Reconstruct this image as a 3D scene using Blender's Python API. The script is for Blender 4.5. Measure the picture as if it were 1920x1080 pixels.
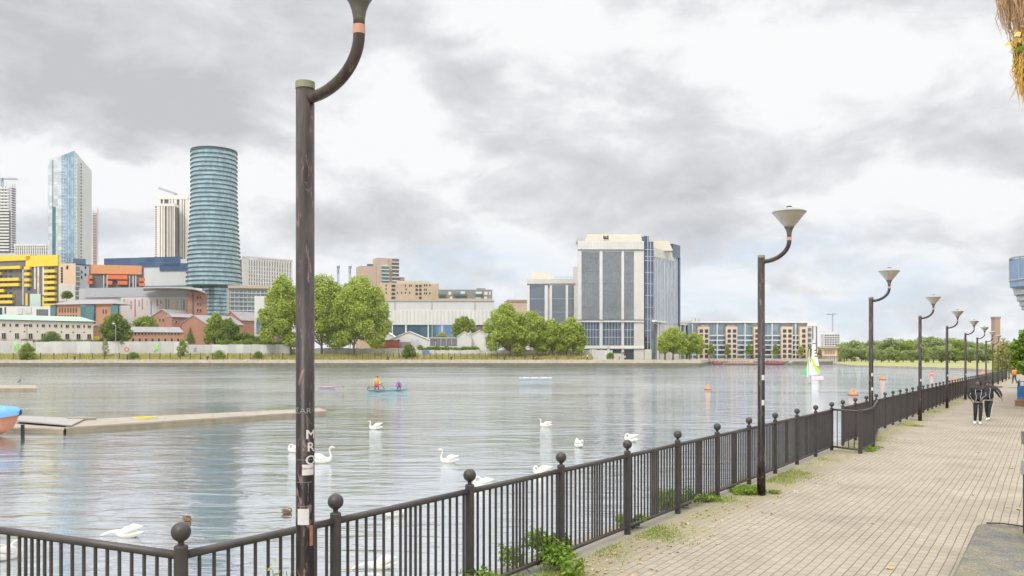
import bpy, math, random
import numpy as np
from mathutils import Vector, Matrix
R = math.radians
rnd = random.Random(7)
sc = bpy.context.scene
for o in list(bpy.data.objects): bpy.data.objects.remove(o)
C = sc.collection
# ---------------------------------------------------------------- camera
F, HZ, CX, EYE, WZ = 1600.0, 664.0, 960.0, 2.3, -2.3
cd = bpy.data.cameras.new('camera'); cam = bpy.data.objects.new('camera', cd); C.objects.link(cam)
cd.sensor_width = 36; cd.lens = 36*F/1920; cd.shift_y = (HZ-540)/1920; cd.clip_end = 6000; cd.clip_start = .05
cam.location = (0, 0, EYE); cam.rotation_euler = (R(90), 0, 0)
sc.camera = cam
sc.view_settings.view_transform = 'Standard'; sc.view_settings.look = 'None'
sc.view_settings.exposure = 0.65; sc.view_settings.gamma = 1; sc.view_settings.use_curve_mapping = False
try:
    sc.cycles.max_bounces = 6; sc.cycles.diffuse_bounces = 3; sc.cycles.glossy_bounces = 3
    sc.cycles.transmission_bounces = 4; sc.cycles.transparent_max_bounces = 4; sc.cycles.sample_clamp_indirect = 6
except Exception: pass
# ---------------------------------------------------------------- sun and sky
SUN_EL, SUN_AZ = R(48), R(205)     # azimuth from +Y towards +X
sd = bpy.data.lights.new('sun', 'SUN'); sun = bpy.data.objects.new('sun', sd); C.objects.link(sun)
sd.energy = 1.5; sd.angle = R(18); sd.color = (1, .955, .89)
sun.location = (20, -20, 60)
sv = Vector((math.sin(SUN_AZ)*math.cos(SUN_EL), math.cos(SUN_AZ)*math.cos(SUN_EL), math.sin(SUN_EL)))
sun.rotation_euler = sv.to_track_quat('Z', 'Y').to_euler()

class NT:
    def __init__(s, tree): s.t = tree; s.n = tree.nodes; s.l = tree.links
    def node(s, typ, ins=None, **kw):
        n = s.n.new(typ)
        for k, v in kw.items(): setattr(n, k, v)
        for k, v in (ins or {}).items():
            if isinstance(v, bpy.types.NodeSocket): s.l.new(v, n.inputs[k])
            else: n.inputs[k].default_value = v
        return n
    def math(s, op, a, b=0.0, clamp=False):
        n = s.node('ShaderNodeMath', {0: a, 1: b}, operation=op); n.use_clamp = clamp; return n.outputs[0]
    def vm(s, op, a, b=(0, 0, 0)):
        n = s.node('ShaderNodeVectorMath', {0: a, 1: b}, operation=op)
        return n.outputs['Value'] if op in ('DOT_PRODUCT', 'LENGTH') else n.outputs[0]
    def mix(s, f, a, b, typ='MIX'):
        n = s.node('ShaderNodeMix', data_type='RGBA', blend_type=typ)
        for i, v in ((0, f), (6, a), (7, b)):
            if isinstance(v, bpy.types.NodeSocket): s.l.new(v, n.inputs[i])
            elif i: n.inputs[i].default_value = tuple(v)+(1,) if len(v) == 3 else v
            else: n.inputs[i].default_value = v
        return n.outputs[2]
    def ramp(s, f, stops, interp='LINEAR'):
        n = s.node('ShaderNodeValToRGB', {0: f}); cr = n.color_ramp; cr.interpolation = interp
        while len(cr.elements) < len(stops): cr.elements.new(.5)
        for e, (p, c) in zip(cr.elements, stops):
            e.position = p; e.color = tuple(c)+(1,) if hasattr(c, '__len__') else (c, c, c, 1)
        return n.outputs[0]

w = bpy.data.worlds.new('World'); sc.world = w; w.use_nodes = True
nt = NT(w.node_tree)
for n in list(nt.n): nt.n.remove(n)
tc = nt.node('ShaderNodeTexCoord').outputs['Generated']
sep = nt.node('ShaderNodeSeparateXYZ', {0: tc})
x, y, z = sep.outputs
za = nt.math('ABSOLUTE', z)
hyp = nt.math('SQRT', nt.math('ADD', nt.math('MULTIPLY', x, x), nt.math('MULTIPLY', y, y)))
az = nt.math('ARCTAN2', x, y)
el = nt.math('DIVIDE', za, nt.math('MAXIMUM', hyp, .02))
q = nt.node('ShaderNodeCombineXYZ', {0: az, 1: el, 2: 0.0}).outputs[0]
den = nt.math('ADD', za, .34)
pl = nt.node('ShaderNodeCombineXYZ', {0: nt.math('DIVIDE', x, den), 1: nt.math('DIVIDE', y, den), 2: 0.0}).outputs[0]
def noise(nt, vec, scale, detail=5, rough=.55, dist=0.0, out=0):
    return nt.node('ShaderNodeTexNoise', {'Vector': vec, 'Scale': scale, 'Detail': float(detail), 'Roughness': rough, 'Distortion': dist}).outputs[out]
dn = noise(nt, pl, 2.3, 6, .62, 0, 1)
dist = nt.vm('MULTIPLY', nt.vm('SUBTRACT', dn, (.5, .5, .5)), (.26, .14, 0))
qd = nt.vm('ADD', q, dist)
def sky_blob(px, py, rx, ry):
    a = math.atan((px-CX)/F); e = (HZ-py)/F*math.cos(a)
    d = nt.vm('MULTIPLY', nt.vm('SUBTRACT', qd, (a, e, 0)), (F/rx, F/ry, 0))
    return nt.math('EXPONENT', nt.math('MULTIPLY', nt.vm('DOT_PRODUCT', d, d), -1.0))
val = None
for px, py, rx, ry, amp in [(150, 60, 430, 150, -.34), (330, 190, 330, 80, -.30), (630, 30, 170, 90, -.20), (868, 150, 75, 60, -.34),
        (470, 235, 150, 40, -.18), (150, 305, 300, 42, .42), (760, 240, 230, 110, .46), (1100, 50, 230, 80, .30), (1620, 90, 320, 90, .26),
        (960, 480, 80, 26, .22), (1650, 350, 170, 50, .22), (1230, 250, 380, 80, -.20), (1060, 370, 330, 60, -.24), (700, 420, 180, 45, -.20),
        (250, 450, 200, 30, -.08), (1760, 285, 220, 40, -.18), (1800, 430, 130, 26, -.14), (1500, 200, 60, 90, .10), (470, 330, 90, 40, .2),
        (1340, 530, 60, 22, .30), (1450, 560, 120, 16, .26), (1800, 640, 200, 20, .15), (600, 560, 900, 60, .05)]:
    g = nt.math('MULTIPLY', sky_blob(px, py, rx, ry), amp)
    val = g if val is None else nt.math('ADD', val, g)
n1 = noise(nt, pl, 3.6, 9, .58, .45)
n2 = noise(nt, nt.vm('MULTIPLY', q, (5, 9.5, 1)), 1.0, 8, .62, .5)
fb = nt.math('ADD', nt.math('MULTIPLY', nt.math('SUBTRACT', n1, .5), 1.25), nt.math('MULTIPLY', nt.math('SUBTRACT', n2, .5), 1.25))
b1 = noise(nt, nt.vm('ADD', nt.vm('MULTIPLY', q, (7.5, 12, 1)), nt.vm('MULTIPLY', dn, (.8, .8, 0))), 1.0, 5, .55, .2)
bil = nt.math('SUBTRACT', nt.math('MULTIPLY', nt.math('ABSOLUTE', nt.math('SUBTRACT', b1, .5)), 3.4), .26)
fb = nt.math('ADD', fb, nt.math('MULTIPLY', bil, .30))
val = nt.math('ADD', nt.math('ADD', val, fb), .55)
cloud = nt.ramp(val, [(0.0, (.36, .366, .38)), (.16, (.408, .415, .43)), (.32, (.45, .457, .472)), (.46, (.508, .515, .53)), (.57, (.572, .578, .588)), (.68, (.615, .615, .62))])
blue = None
for px, py, rx, ry, amp in [(1350, 490, 260, 46, .8), (1560, 575, 420, 34, .9), (860, 500, 150, 34, .75), (960, 560, 140, 34, .7), (60, 440, 260, 30, .35), (1750, 520, 160, 30, .6), (400, 520, 500, 40, .3)]:
    g = nt.math('MULTIPLY', sky_blob(px, py, rx, ry), amp)
    blue = g if blue is None else nt.math('ADD', blue, g)
n3 = noise(nt, nt.vm('MULTIPLY', q, (7, 20, 1)), 1.0, 6, .6, .3)
bm = nt.math('MULTIPLY', blue, nt.math('MULTIPLY', nt.math('SUBTRACT', .62, n3), 6, True), True)
sky = nt.node('ShaderNodeTexSky', sky_type='NISHITA', sun_disc=False, sun_elevation=SUN_EL, sun_rotation=SUN_AZ)
skyb = nt.mix(.82, nt.vm('MULTIPLY', sky.outputs[0], (1.1, 1.0, .95)), (4.1, 4.95, 6.0))
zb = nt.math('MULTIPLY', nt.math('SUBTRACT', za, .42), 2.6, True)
zb = nt.math('ADD', nt.math('MULTIPLY', nt.math('MULTIPLY', zb, zb), 20.0), 10.0)  # clouds brightened towards the zenith, above the view, to add light to the scene
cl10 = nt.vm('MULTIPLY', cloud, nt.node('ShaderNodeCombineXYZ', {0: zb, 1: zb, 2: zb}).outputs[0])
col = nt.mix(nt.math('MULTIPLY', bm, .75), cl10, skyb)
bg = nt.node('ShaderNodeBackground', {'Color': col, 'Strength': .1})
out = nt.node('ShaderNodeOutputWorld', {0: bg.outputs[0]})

# ---------------------------------------------------------------- materials
MATS = {}
def mat(name, col, rough=.7, col2=None, scale=3.0, metal=0.0, bump=0.0, mixamt=.5, stretch=(1, 1, 1), spec=.5, coord='Object', detail=4):
    if name in MATS: return MATS[name]
    m = bpy.data.materials.new(name); m.use_nodes = True; MATS[name] = m
    t = NT(m.node_tree); b = t.n['Principled BSDF']
    b.inputs['Roughness'].default_value = rough; b.inputs['Metallic'].default_value = metal; b.inputs['Specular IOR Level'].default_value = spec
    if col2 is None: col2 = tuple(c*.78 for c in col)
    v = t.vm('MULTIPLY', t.node('ShaderNodeTexCoord').outputs[coord], stretch)
    nz = noise(t, v, scale, detail, .6)
    f = t.ramp(nz, [(.5-mixamt*.5, 0.0), (.5+mixamt*.5, 1.0)])
    t.l.new(t.mix(f, col, col2), b.inputs['Base Color'])
    if bump:
        bp = t.node('ShaderNodeBump', {'Strength': bump, 'Distance': .02, 'Height': nz}); t.l.new(bp.outputs[0], b.inputs['Normal'])
    return m
def leafmat(name, c1, c2, c3, trans=.35):
    if name in MATS: return MATS[name]
    m = bpy.data.materials.new(name); m.use_nodes = True; MATS[name] = m
    t = NT(m.node_tree); b = t.n['Principled BSDF']; o = t.n['Material Output']
    g = t.node('ShaderNodeNewGeometry'); tcn = t.node('ShaderNodeTexCoord')
    nz = noise(t, tcn.outputs['Object'], .35, 3)
    f = t.math('ADD', t.math('MULTIPLY', g.outputs['Random Per Island'], .6), t.math('MULTIPLY', t.math('SUBTRACT', nz, .3), 1.0), True)
    c = t.ramp(f, [(0, c1), (.5, c2), (1, c3)])
    t.l.new(c, b.inputs['Base Color']); b.inputs['Roughness'].default_value = .75; b.inputs['Specular IOR Level'].default_value = .2
    tr = t.node('ShaderNodeBsdfTranslucent', {'Color': c})
    mx = t.node('ShaderNodeMixShader', {0: trans, 1: b.outputs[0], 2: tr.outputs[0]})
    t.l.new(mx.outputs[0], o.inputs[0]); return m
def glassmat(name, col, rough=.08, metal=.75, wav=.02, scale=.4, cell=None, lines=None):
    """reflective facade glazing; cell=(w,h) varies pane tone in real panes, lines = mullion colour"""
    if name in MATS: return MATS[name]
    m = bpy.data.materials.new(name); m.use_nodes = True; MATS[name] = m
    t = NT(m.node_tree); b = t.n['Principled BSDF']
    b.inputs['Roughness'].default_value = rough; b.inputs['Metallic'].default_value = metal
    co = t.node('ShaderNodeTexCoord').outputs['Object']
    nz = noise(t, co, scale, 3)
    bp = t.node('ShaderNodeBump', {'Strength': .5, 'Distance': wav, 'Height': nz}); t.l.new(bp.outputs[0], b.inputs['Normal'])
    c = tuple(col)
    g = t.node('ShaderNodeNewGeometry')
    s3 = t.node('ShaderNodeSeparateXYZ', {0: co})
    if cell:
        fx = t.math('FLOOR', t.math('DIVIDE', t.math('ADD', s3.outputs[0], s3.outputs[1]), cell[0])); fz = t.math('FLOOR', t.math('DIVIDE', s3.outputs[2], cell[1]))
        wn = t.node('ShaderNodeTexWhiteNoise', {'Vector': t.node('ShaderNodeCombineXYZ', {0: fx, 1: fz, 2: 0.0}).outputs[0]}, noise_dimensions='3D')
        ca = t.mix(wn.outputs[0], tuple(min(1, k*.78) for k in c), tuple(min(1, k*1.18) for k in c))
    else: ca = t.mix(nz, tuple(k*.8 for k in c), tuple(min(1, k*1.2) for k in c))
    t.l.new(ca, b.inputs['Base Color']); return m

# ---------------------------------------------------------------- mesh builder
OFF = {}
def prop(o, label=None, cat=None, group=None, kind=None):
    if label: o['label'] = label
    if cat: o['category'] = cat
    if group: o['group'] = group
    if kind: o['kind'] = kind
    return o
def empty(name, loc, label=None, cat=None, group=None, rz=0):
    o = bpy.data.objects.new(name, None); C.objects.link(o); o.location = loc; o.rotation_euler = (0, 0, rz)
    o.empty_display_size = .2; OFF[o.name] = Vector(loc); return prop(o, label, cat, group)
class MB:
    def __init__(s): s.v = []; s.f = []
    def add(s, vs, fs):
        k = len(s.v); s.v += [tuple(p) for p in vs]; s.f += [tuple(i+k for i in f) for f in fs]; return s
    def box(s, c, d, rz=0):
        cx, cy, cz = c; a, b, h = d[0]/2, d[1]/2, d[2]/2; co, si = math.cos(rz), math.sin(rz)
        vs = [(cx+X*co-Y*si, cy+X*si+Y*co, cz+Z) for Z in (-h, h) for X, Y in ((-a, -b), (a, -b), (a, b), (-a, b))]
        return s.add(vs, [(3, 2, 1, 0), (4, 5, 6, 7), (0, 1, 5, 4), (1, 2, 6, 5), (2, 3, 7, 6), (3, 0, 4, 7)])
    def hexa(s, p):  # 8 points bottom4, top4
        return s.add(p, [(3, 2, 1, 0), (4, 5, 6, 7), (0, 1, 5, 4), (1, 2, 6, 5), (2, 3, 7, 6), (3, 0, 4, 7)])
    def prism(s, poly, z0, z1):
        n = len(poly); z1s = z1 if hasattr(z1, '__len__') else [z1]*n
        z0s = z0 if hasattr(z0, '__len__') else [z0]*n
        return s.add([(p[0], p[1], z0s[i]) for i, p in enumerate(poly)]+[(p[0], p[1], z1s[i]) for i, p in enumerate(poly)],
                     [tuple(range(n-1, -1, -1)), tuple(range(n, 2*n))]+[(i, (i+1) % n, n+(i+1) % n, n+i) for i in range(n)])
    def tube(s, pts, rad, n=8, caps=True, ell=None):
        """loft circular rings along a polyline; rad is a number or list of r or (rw, rh)"""
        pts = [Vector(p) for p in pts]; m = len(pts)
        if not hasattr(rad, '__len__'): rad = [rad]*m
        k = len(s.v); up0 = None
        for i, p in enumerate(pts):
            t = (pts[min(i+1, m-1)]-pts[max(i-1, 0)]).normalized()
            if up0 is None: up0 = Vector((0, 0, 1)) if abs(t.z) < .9 else Vector((0, 1, 0))
            sd_ = t.cross(up0)
            if sd_.length < 1e-4: sd_ = t.orthogonal()
            sd_.normalize(); up0 = sd_.cross(t).normalized()
            r = rad[i]; rw, rh = (r if hasattr(r, '__len__') else (r, r))
            for j in range(n):
                a = 2*math.pi*j/n
                s.v.append(tuple(p+sd_*math.cos(a)*rw+up0*math.sin(a)*rh))
        for i in range(m-1):
            for j in range(n):
                a, b = k+i*n+j, k+i*n+(j+1) % n
                s.f.append((a, b, b+n, a+n))
        if caps:
            s.f.append(tuple(k+j for j in range(n-1, -1, -1))); s.f.append(tuple(k+(m-1)*n+j for j in range(n)))
        return s
    def lathe(s, prof, n=16, c=(0, 0, 0), caps=True):
        k = len(s.v); m = len(prof)
        for r, z in prof:
            for j in range(n):
                a = 2*math.pi*j/n; s.v.append((c[0]+max(r, 1e-4)*math.cos(a), c[1]+max(r, 1e-4)*math.sin(a), c[2]+z))
        for i in range(m-1):
            for j in range(n):
                a, b = k+i*n+j, k+i*n+(j+1) % n
                s.f.append((a, b, b+n, a+n))
        if caps: s.f.append(tuple(k+j for j in range(n-1, -1, -1))); s.f.append(tuple(k+(m-1)*n+j for j in range(n)))
        return s
    def sphere(s, c, r, n=12, m=8):
        rr = r if hasattr(r, '__len__') else (r, r, r); k = len(s.v)
        for i in range(m+1):
            a = math.pi*i/m
            for j in range(n):
                b = 2*math.pi*j/n; q_ = max(math.sin(a), 1e-3)
                s.v.append((c[0]+rr[0]*q_*math.cos(b), c[1]+rr[1]*q_*math.sin(b), c[2]-rr[2]*math.cos(a)))
        for i in range(m):
            for j in range(n):
                a, b = k+i*n+j, k+i*n+(j+1) % n
                s.f.append((a, b, b+n, a+n))
        return s
    def build(s, name, m, parent=None, smooth=False, label=None, cat=None, group=None, kind=None, origin=None):
        off = OFF[parent.name] if parent else (Vector(origin) if origin else Vector((0, 0, 0)))
        me = bpy.data.meshes.new(name)
        me.from_pydata([(p[0]-off[0], p[1]-off[1], p[2]-off[2]) for p in s.v], [], s.f)
        if m: me.materials.append(m)
        if smooth: me.shade_smooth()
        o = bpy.data.objects.new(name, me); C.objects.link(o)
        if parent: o.parent = parent
        elif origin: o.location = origin
        OFF[o.name] = Vector(off)
        return prop(o, label, cat, group, kind)
def copy_tree(o, parent=None):
    c = o.copy(); C.objects.link(c); c.parent = parent
    for ch in o.children: copy_tree(ch, c)
    OFF[c.name] = OFF.get(o.name, Vector((0, 0, 0)))
    return c
def place(o, loc, rz=0, sc_=1.0, label=None):
    o.location = loc; o.rotation_euler = (0, 0, rz); o.scale = (sc_,)*3
    if label: o['label'] = label
    return o
# photograph pixel at a chosen distance -> world
def X(px, Y): return (px-CX)/F*Y
def Z(py, Y): return EYE-(py-HZ)/F*Y
def PT(px, py, Y): return Vector((X(px, Y), Y, Z(py, Y)))
def onwater(px, py):
    Y = (EYE-WZ)*F/(py-HZ); return Vector((X(px, Y), Y, WZ))
# promenade frame: s along, l to the right, h above the gently falling paving
TH = math.atan(998/1600); DS, DC = math.sin(TH), math.cos(TH); SL = .0085
def P(s, l, h=0): return Vector((DS*s+DC*l, DC*s-DS*l, -SL*s+h))
def onpath(px, py, h=0):
    k = (px-CX)/F; t = (py-HZ)/F; c = k*DS+DC
    Y = (EYE-h)/(t-SL*c); return Vector((k*Y, Y, EYE-t*Y-h)), Y
# ================================================================ SETTING
def pathmat():
    m = bpy.data.materials.new('block_paving'); m.use_nodes = True; t = NT(m.node_tree); b = t.n['Principled BSDF']
    co = t.node('ShaderNodeTexCoord').outputs['Object']; sp = t.node('ShaderNodeSeparateXYZ', {0: co})
    vec = t.node('ShaderNodeCombineXYZ', {0: sp.outputs[1], 1: sp.outputs[0], 2: 0.0}).outputs[0]
    wob = t.vm('ADD', vec, t.vm('MULTIPLY', t.vm('SUBTRACT', noise(t, vec, 1.3, 2, .5, 0, 1), (.5, .5, .5)), (.03, .03, 0)))
    br = t.node('ShaderNodeTexBrick', {'Vector': wob, 'Color1': (.355, .308, .235, 1), 'Color2': (.295, .255, .195, 1), 'Mortar': (.125, .105, .08, 1), 'Scale': 1.0,
        'Mortar Size': .0065, 'Mortar Smooth': .25, 'Brick Width': .215, 'Row Height': .108, 'Bias': -.2}, offset=.5)
    n1 = noise(t, co, .9, 6, .65); n2 = noise(t, co, 26, 4, .7)
    c = t.mix(t.math('MULTIPLY', t.math('SUBTRACT', n1, .42), 1.6, True), br.outputs[0], (.36, .312, .245))
    c = t.mix(.35, c, t.mix(n2, (.55, .55, .55), (1.25, 1.25, 1.25)), 'MULTIPLY')
    c = t.mix(.25, c, br.outputs[0])
    blot = t.ramp(noise(t, co, 2.6, 5, .7), [(.56, 0.0), (.72, 1.0)])
    c = t.mix(t.math('MULTIPLY', blot, .5), c, (.27, .25, .19))
    # soil, moss and litter creep in from the kerb side
    e = t.math('ADD', t.math('MULTIPLY', t.math('ADD', sp.outputs[0], 3.75), -1.7), t.math('MULTIPLY', t.math('SUBTRACT', noise(t, co, 1.1, 6, .7), .5), 3.2))
    em = t.math('MULTIPLY', t.math('ADD', e, .0), 1.6, True)
    soil = t.ramp(noise(t, co, 7, 6, .75), [(.3, (.15, .12, .075)), (.45, (.30, .24, .16)), (.56, (.19, .21, .07)), (.66, (.33, .28, .17)), (.8, (.42, .36, .26))])
    c = t.mix(t.math('MULTIPLY', em, .8), c, soil)
    c = t.mix(1.0, c, t.ramp(noise(t, co, .55, 7, .68), [(.34, .80), (.5, .97), (.66, 1.08)]), 'MULTIPLY')
    # old patches, stains and gum
    pt_ = t.ramp(noise(t, co, .28, 3, .5, .5), [(.50, 0.0), (.56, 1.0)]); c = t.mix(t.math('MULTIPLY', pt_, .16), c, (.30, .25, .19))
    vo = t.node('ShaderNodeTexVoronoi', {'Vector': co, 'Scale': 1.7}); c = t.mix(t.ramp(vo.outputs['Distance'], [(.03, .75), (.045, 0.0)]), c, (.20, .18, .15))
    vo = t.node('ShaderNodeTexVoronoi', {'Vector': t.vm('ADD', co, (7.3, 3.1, 0)), 'Scale': 1.1}); c = t.mix(t.ramp(vo.outputs['Distance'], [(.025, .6), (.04, 0.0)]), c, (.50, .47, .41))
    # green growth in the joints at the right-hand side
    r = t.math('MULTIPLY', t.math('MULTIPLY', t.math('ADD', sp.outputs[0], 1.9), .5, True), t.math('MULTIPLY', t.math('SUBTRACT', noise(t, co, 1.7, 5, .7), .5), 3.0, True))
    c = t.mix(t.math('MULTIPLY', r, .55), c, (.40, .36, .16))
    t.l.new(c, b.inputs['Base Color']); b.inputs['Roughness'].default_value = .9
    h = t.math('ADD', t.math('MULTIPLY', br.outputs['Fac'], -1.0), t.math('MULTIPLY', n2, .35))
    bp = t.node('ShaderNodeBump', {'Strength': .6, 'Distance': .008, 'Height': h}); t.l.new(bp.outputs[0], b.inputs['Normal'])
    return m
def watermat():
    m = bpy.data.materials.new('dock_water'); m.use_nodes = True; t = NT(m.node_tree); b = t.n['Principled BSDF']
    co = t.node('ShaderNodeTexCoord').outputs['Object']
    a = noise(t, t.vm('MULTIPLY', co, (.55, 1.9, 1)), 2.6, 4, .6, .5)
    c = noise(t, t.vm('MULTIPLY', co, (.42, 1.15, 1)), .95, 3, .55, .5); c3 = noise(t, t.vm('MULTIPLY', co, (.4, 1.0, 1)), .24, 2, .5, .3)
    calm = t.ramp(noise(t, t.vm('MULTIPLY', co, (.6, 1, 1)), .045, 4, .6), [(.38, .35), (.60, 1.0)])
    yy = t.node('ShaderNodeSeparateXYZ', {0: co}).outputs[1]     # the open dock lies in the wind, the water by the near quay in its lee
    wind = t.math('ADD', t.math('MULTIPLY', t.math('MULTIPLY', t.math('SUBTRACT', yy, 45), .012, True), 2.2), .95)
    h = t.math('MULTIPLY', t.math('ADD', t.math('MULTIPLY', a, .55), t.math('ADD', t.math('MULTIPLY', c, 4.4), t.math('MULTIPLY', c3, 4.4))), t.math('MULTIPLY', calm, wind))
    bp = t.node('ShaderNodeBump', {'Strength': .55, 'Distance': .052, 'Height': h}); t.l.new(bp.outputs[0], b.inputs['Normal'])
    b.inputs['Base Color'].default_value = (.33, .35, .365, 1); b.inputs['Roughness'].default_value = .08; b.inputs['IOR'].default_value = 1.8
    gl_ = t.node('ShaderNodeBsdfGlossy', {'Color': (.86, .90, .935, 1), 'Roughness': .04, 'Normal': bp.outputs[0]})
    mx = t.node('ShaderNodeMixShader', {0: .88, 1: b.outputs[0], 2: gl_.outputs[0]}); t.l.new(mx.outputs[0], t.n['Material Output'].inputs[0])
    return m
concrete = mat('concrete', (.42, .40, .36), .9, (.27, .26, .23), 2.0, bump=.3, mixamt=.6)
stone = mat('quay_stone', (.45, .39, .31), .9, (.27, .24, .19), .9, bump=.3, mixamt=.5)
wetstone = mat('wet_quay_wall', (.16, .15, .10), .8, (.09, .085, .06), .8)
MB().add([(-1500, -60, WZ), (900, -60, WZ), (900, 520, WZ), (-1500, 520, WZ)], [(0, 1, 2, 3)]).build('water', watermat(), kind='structure')
# near quay: solid promenade with paving sheet on top
edge = [(3.96, -5.12), (1.0, -32), (-25, -32), (-25, 40), (205, 40), (205, -5.12)]
m = MB(); n = len(edge)
top = [P(s, l, 0) for s, l in edge]; m.add([tuple(p) for p in top]+[(p.x, p.y, -3.2) for p in top], [tuple(range(n))[::-1]]+[(i, (i+1) % n, n+(i+1) % n, n+i) for i in range(n)])
m.build('quay', mat('near_quay', (.33, .30, .25), .9, (.2, .18, .14), 1.2, bump=.3), kind='structure')
pm = pathmat()
me = bpy.data.meshes.new('path'); pe = [(-4.62, 3.4), (-31, .5), (-31, -24), (39, -24), (39, 204), (-4.62, 204)]
me.from_pydata([(a, b, 0) for a, b in pe], [], [tuple(range(6))[::-1] if False else tuple(range(6))]); me.materials.append(pm)
po = bpy.data.objects.new('path', me); C.objects.link(po); po['kind'] = 'structure'
dv = Vector((DS, DC, -SL)).normalized(); rv = Vector((DC, -DS, 0)); uv = rv.cross(dv)
po.matrix_world = Matrix(((rv.x, dv.x, uv.x, 0), (rv.y, dv.y, uv.y, 0), (rv.z, dv.z, uv.z, .006), (0, 0, 0, 1)))
# far land
def SW(px, dy): Y = 4.6*F/dy; return (X(px, Y), Y)
q0, q1, q2, q3 = SW(-1400, 23.2), SW(1312, 24.2), (X(1330, 376), 377), (X(1562, 377), 377)
poly = [q0, q1, q2, q3, (150, 470), (900, 470), (2500, 3800), (-3000, 3800), (-1500, 330)]
MB().prism(poly, -3.5, .1).build('ground', mat('far_ground', (.30, .27, .20), .95, (.36, .33, .17), .05), kind='structure')
m = MB(); m2 = MB()
for a, b in ((q0, q1), (q1, q2), (q2, q3)):
    a, b = Vector((*a, 0)), Vector((*b, 0)); d = (b-a).normalized(); nn = Vector((d.y, -d.x, 0))
    m.prism([a-d*.4+nn*.35, b+d*.4+nn*.35, b-nn*2.4+d*.4, a-nn*2.4-d*.4], -.95, .16)
    m2.prism([a+nn*.22, b+nn*.22, b-nn*.5, a-nn*.5], -3, -.95)
m.build('far_quay_edge', stone, kind='structure'); m2.build('far_quay_wall', wetstone, kind='structure')
m = MB(); xa, xb = -480, X(1118, 323)
m.add([(xa, 323.2, .1), (xb, 323.2, .1), (xb-12, 340, 3.2), (xa, 340, 3.2), (xa, 340, -.2), (xb-12, 340, -.2), (xb, 323.2, -.2), (xa, 323.2, -.2)], [(0, 1, 2, 3), (3, 2, 5, 4), (1, 6, 5, 2), (0, 3, 4, 7), (7, 6, 1, 0)])
m.build('grass_bank', mat('dry_bank', (.42, .36, .16), .95, (.30, .33, .09), .22, mixamt=.3), kind='structure')
# park bank: stone edge, lawn
sh = [q3, SW(1600, 24.3), SW(1700, 27), SW(1810, 31), SW(1885, 36), (101, 167)]
m = MB(); inner = [(p[0]+5, p[1]+9) for p in sh]; k = len(sh)
m.add([(p[0], p[1], -2.5) for p in sh]+[(p[0]+.3, p[1]+.6, -1.75) for p in sh]+[(p[0], p[1], -1.2) for p in inner]+[(p[0]+40+60*i/5, p[1]+70, -1.0) for i, p in enumerate(sh)]+[(600, 480, -1), (600, 165, -1)],
      [(r_*k+i, r_*k+i+1, (r_+1)*k+i+1, (r_+1)*k+i) for r_ in range(3) for i in range(k-1)]+[(3*k+i, 3*k+i+1, 4*k+1 if i > 2 else 4*k) for i in range(k-1)]+[(3*k+3, 4*k+1, 4*k)])
m.build('park_lawn', mat('lawn', (.26, .27, .09), .95, (.34, .32, .14), .15), kind='structure')
m = MB()
for a, b in zip(sh, sh[1:]):
    m.prism([(a[0]-.4, a[1]-.5), (b[0]-.4, b[1]-.5), (b[0]+.6, b[1]+.8), (a[0]+.6, a[1]+.8)], -3, -1.6)
m.build('park_quay_edge', mat('park_edge', (.38, .33, .27), .9, (.22, .2, .17), .5), kind='structure')

# ================================================================ BUILDINGS
class Fac:
    def __init__(s, pl_, Yl, pr_, Yr=None):
        Yr = Yr or Yl
        s.A = Vector((X(pl_, Yl), Yl, 0)); s.B = Vector((X(pr_, Yr), Yr, 0)); s.u = (s.B-s.A).normalized(); s.n = Vector((s.u.y, -s.u.x, 0)); s.rz = math.atan2(s.u.y, s.u.x)
        s.L = (s.B-s.A).length
    def hit(s, px):   # distance along facade where that pixel column meets it
        k = (px-CX)/F; return (k*s.A.y-s.A.x)/(s.u.x-k*s.u.y)
    def pt(s, px, py, out=0):
        t = s.hit(px); p = s.A+s.u*t; return Vector((p.x, p.y, Z(py, p.y)))+s.n*out
    def box(s, mb, x0, y0, x1, y1, d0=-.3, d1=.3):
        t0, t1 = s.hit(x0), s.hit(x1); Ym = (s.A+s.u*(t0+t1)/2).y; z0, z1 = Z(y1, Ym), Z(y0, Ym)
        c = [s.A+s.u*t0+s.n*d1, s.A+s.u*t1+s.n*d1, s.A+s.u*t1+s.n*d0, s.A+s.u*t0+s.n*d0]
        mb.hexa([(p.x, p.y, z0) for p in c]+[(p.x, p.y, z1) for p in c]); return mb
    def foot(s, depth):
        def back(p, vis):
            q_ = p-s.n*depth
            if not vis: return q_
            d_ = Vector((p.x, p.y, 0)).normalized(); return p+d_*(depth/max(.3, d_.dot(-s.n)))
        return [s.A, s.B, back(s.B, s.B.x < 0), back(s.A, s.A.x > 0)]
    def mid(s): return (s.A+s.B)/2
def building(name, label, cat, f, ytop, m, depth=14, base=.1, wallname='wall', group=None):
    r = empty(name, (f.mid().x, f.mid().y, base), label, cat, group)
    MB().prism([(p.x, p.y) for p in f.foot(depth)], base-.3, Z(ytop, f.A.y)).build(wallname, m, r)
    return r
KEEP = ('mullion', 'pane_joint', 'floor_line', 'corner_mullion', 'side_mullion', 'rib', 'roof_rail', 'scaffold', 'roof_vent', 'string_course', 'corrugation', 'frame', 'panel_joint', 'boards')
def part(root, f, name, m, boxes, d0=-.3, d1=.3, **kw):
    if name in KEEP or len(boxes) > 60:
        mb = MB()
        for b in boxes: f.box(mb, *b[:4], *(b[4:] or (d0, d1)))
        return mb.build(name, m, root, **kw)
    for b in boxes: o = f.box(MB(), *b[:4], *(b[4:] or (d0, d1))).build(name, m, root, **kw)
    return o
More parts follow.
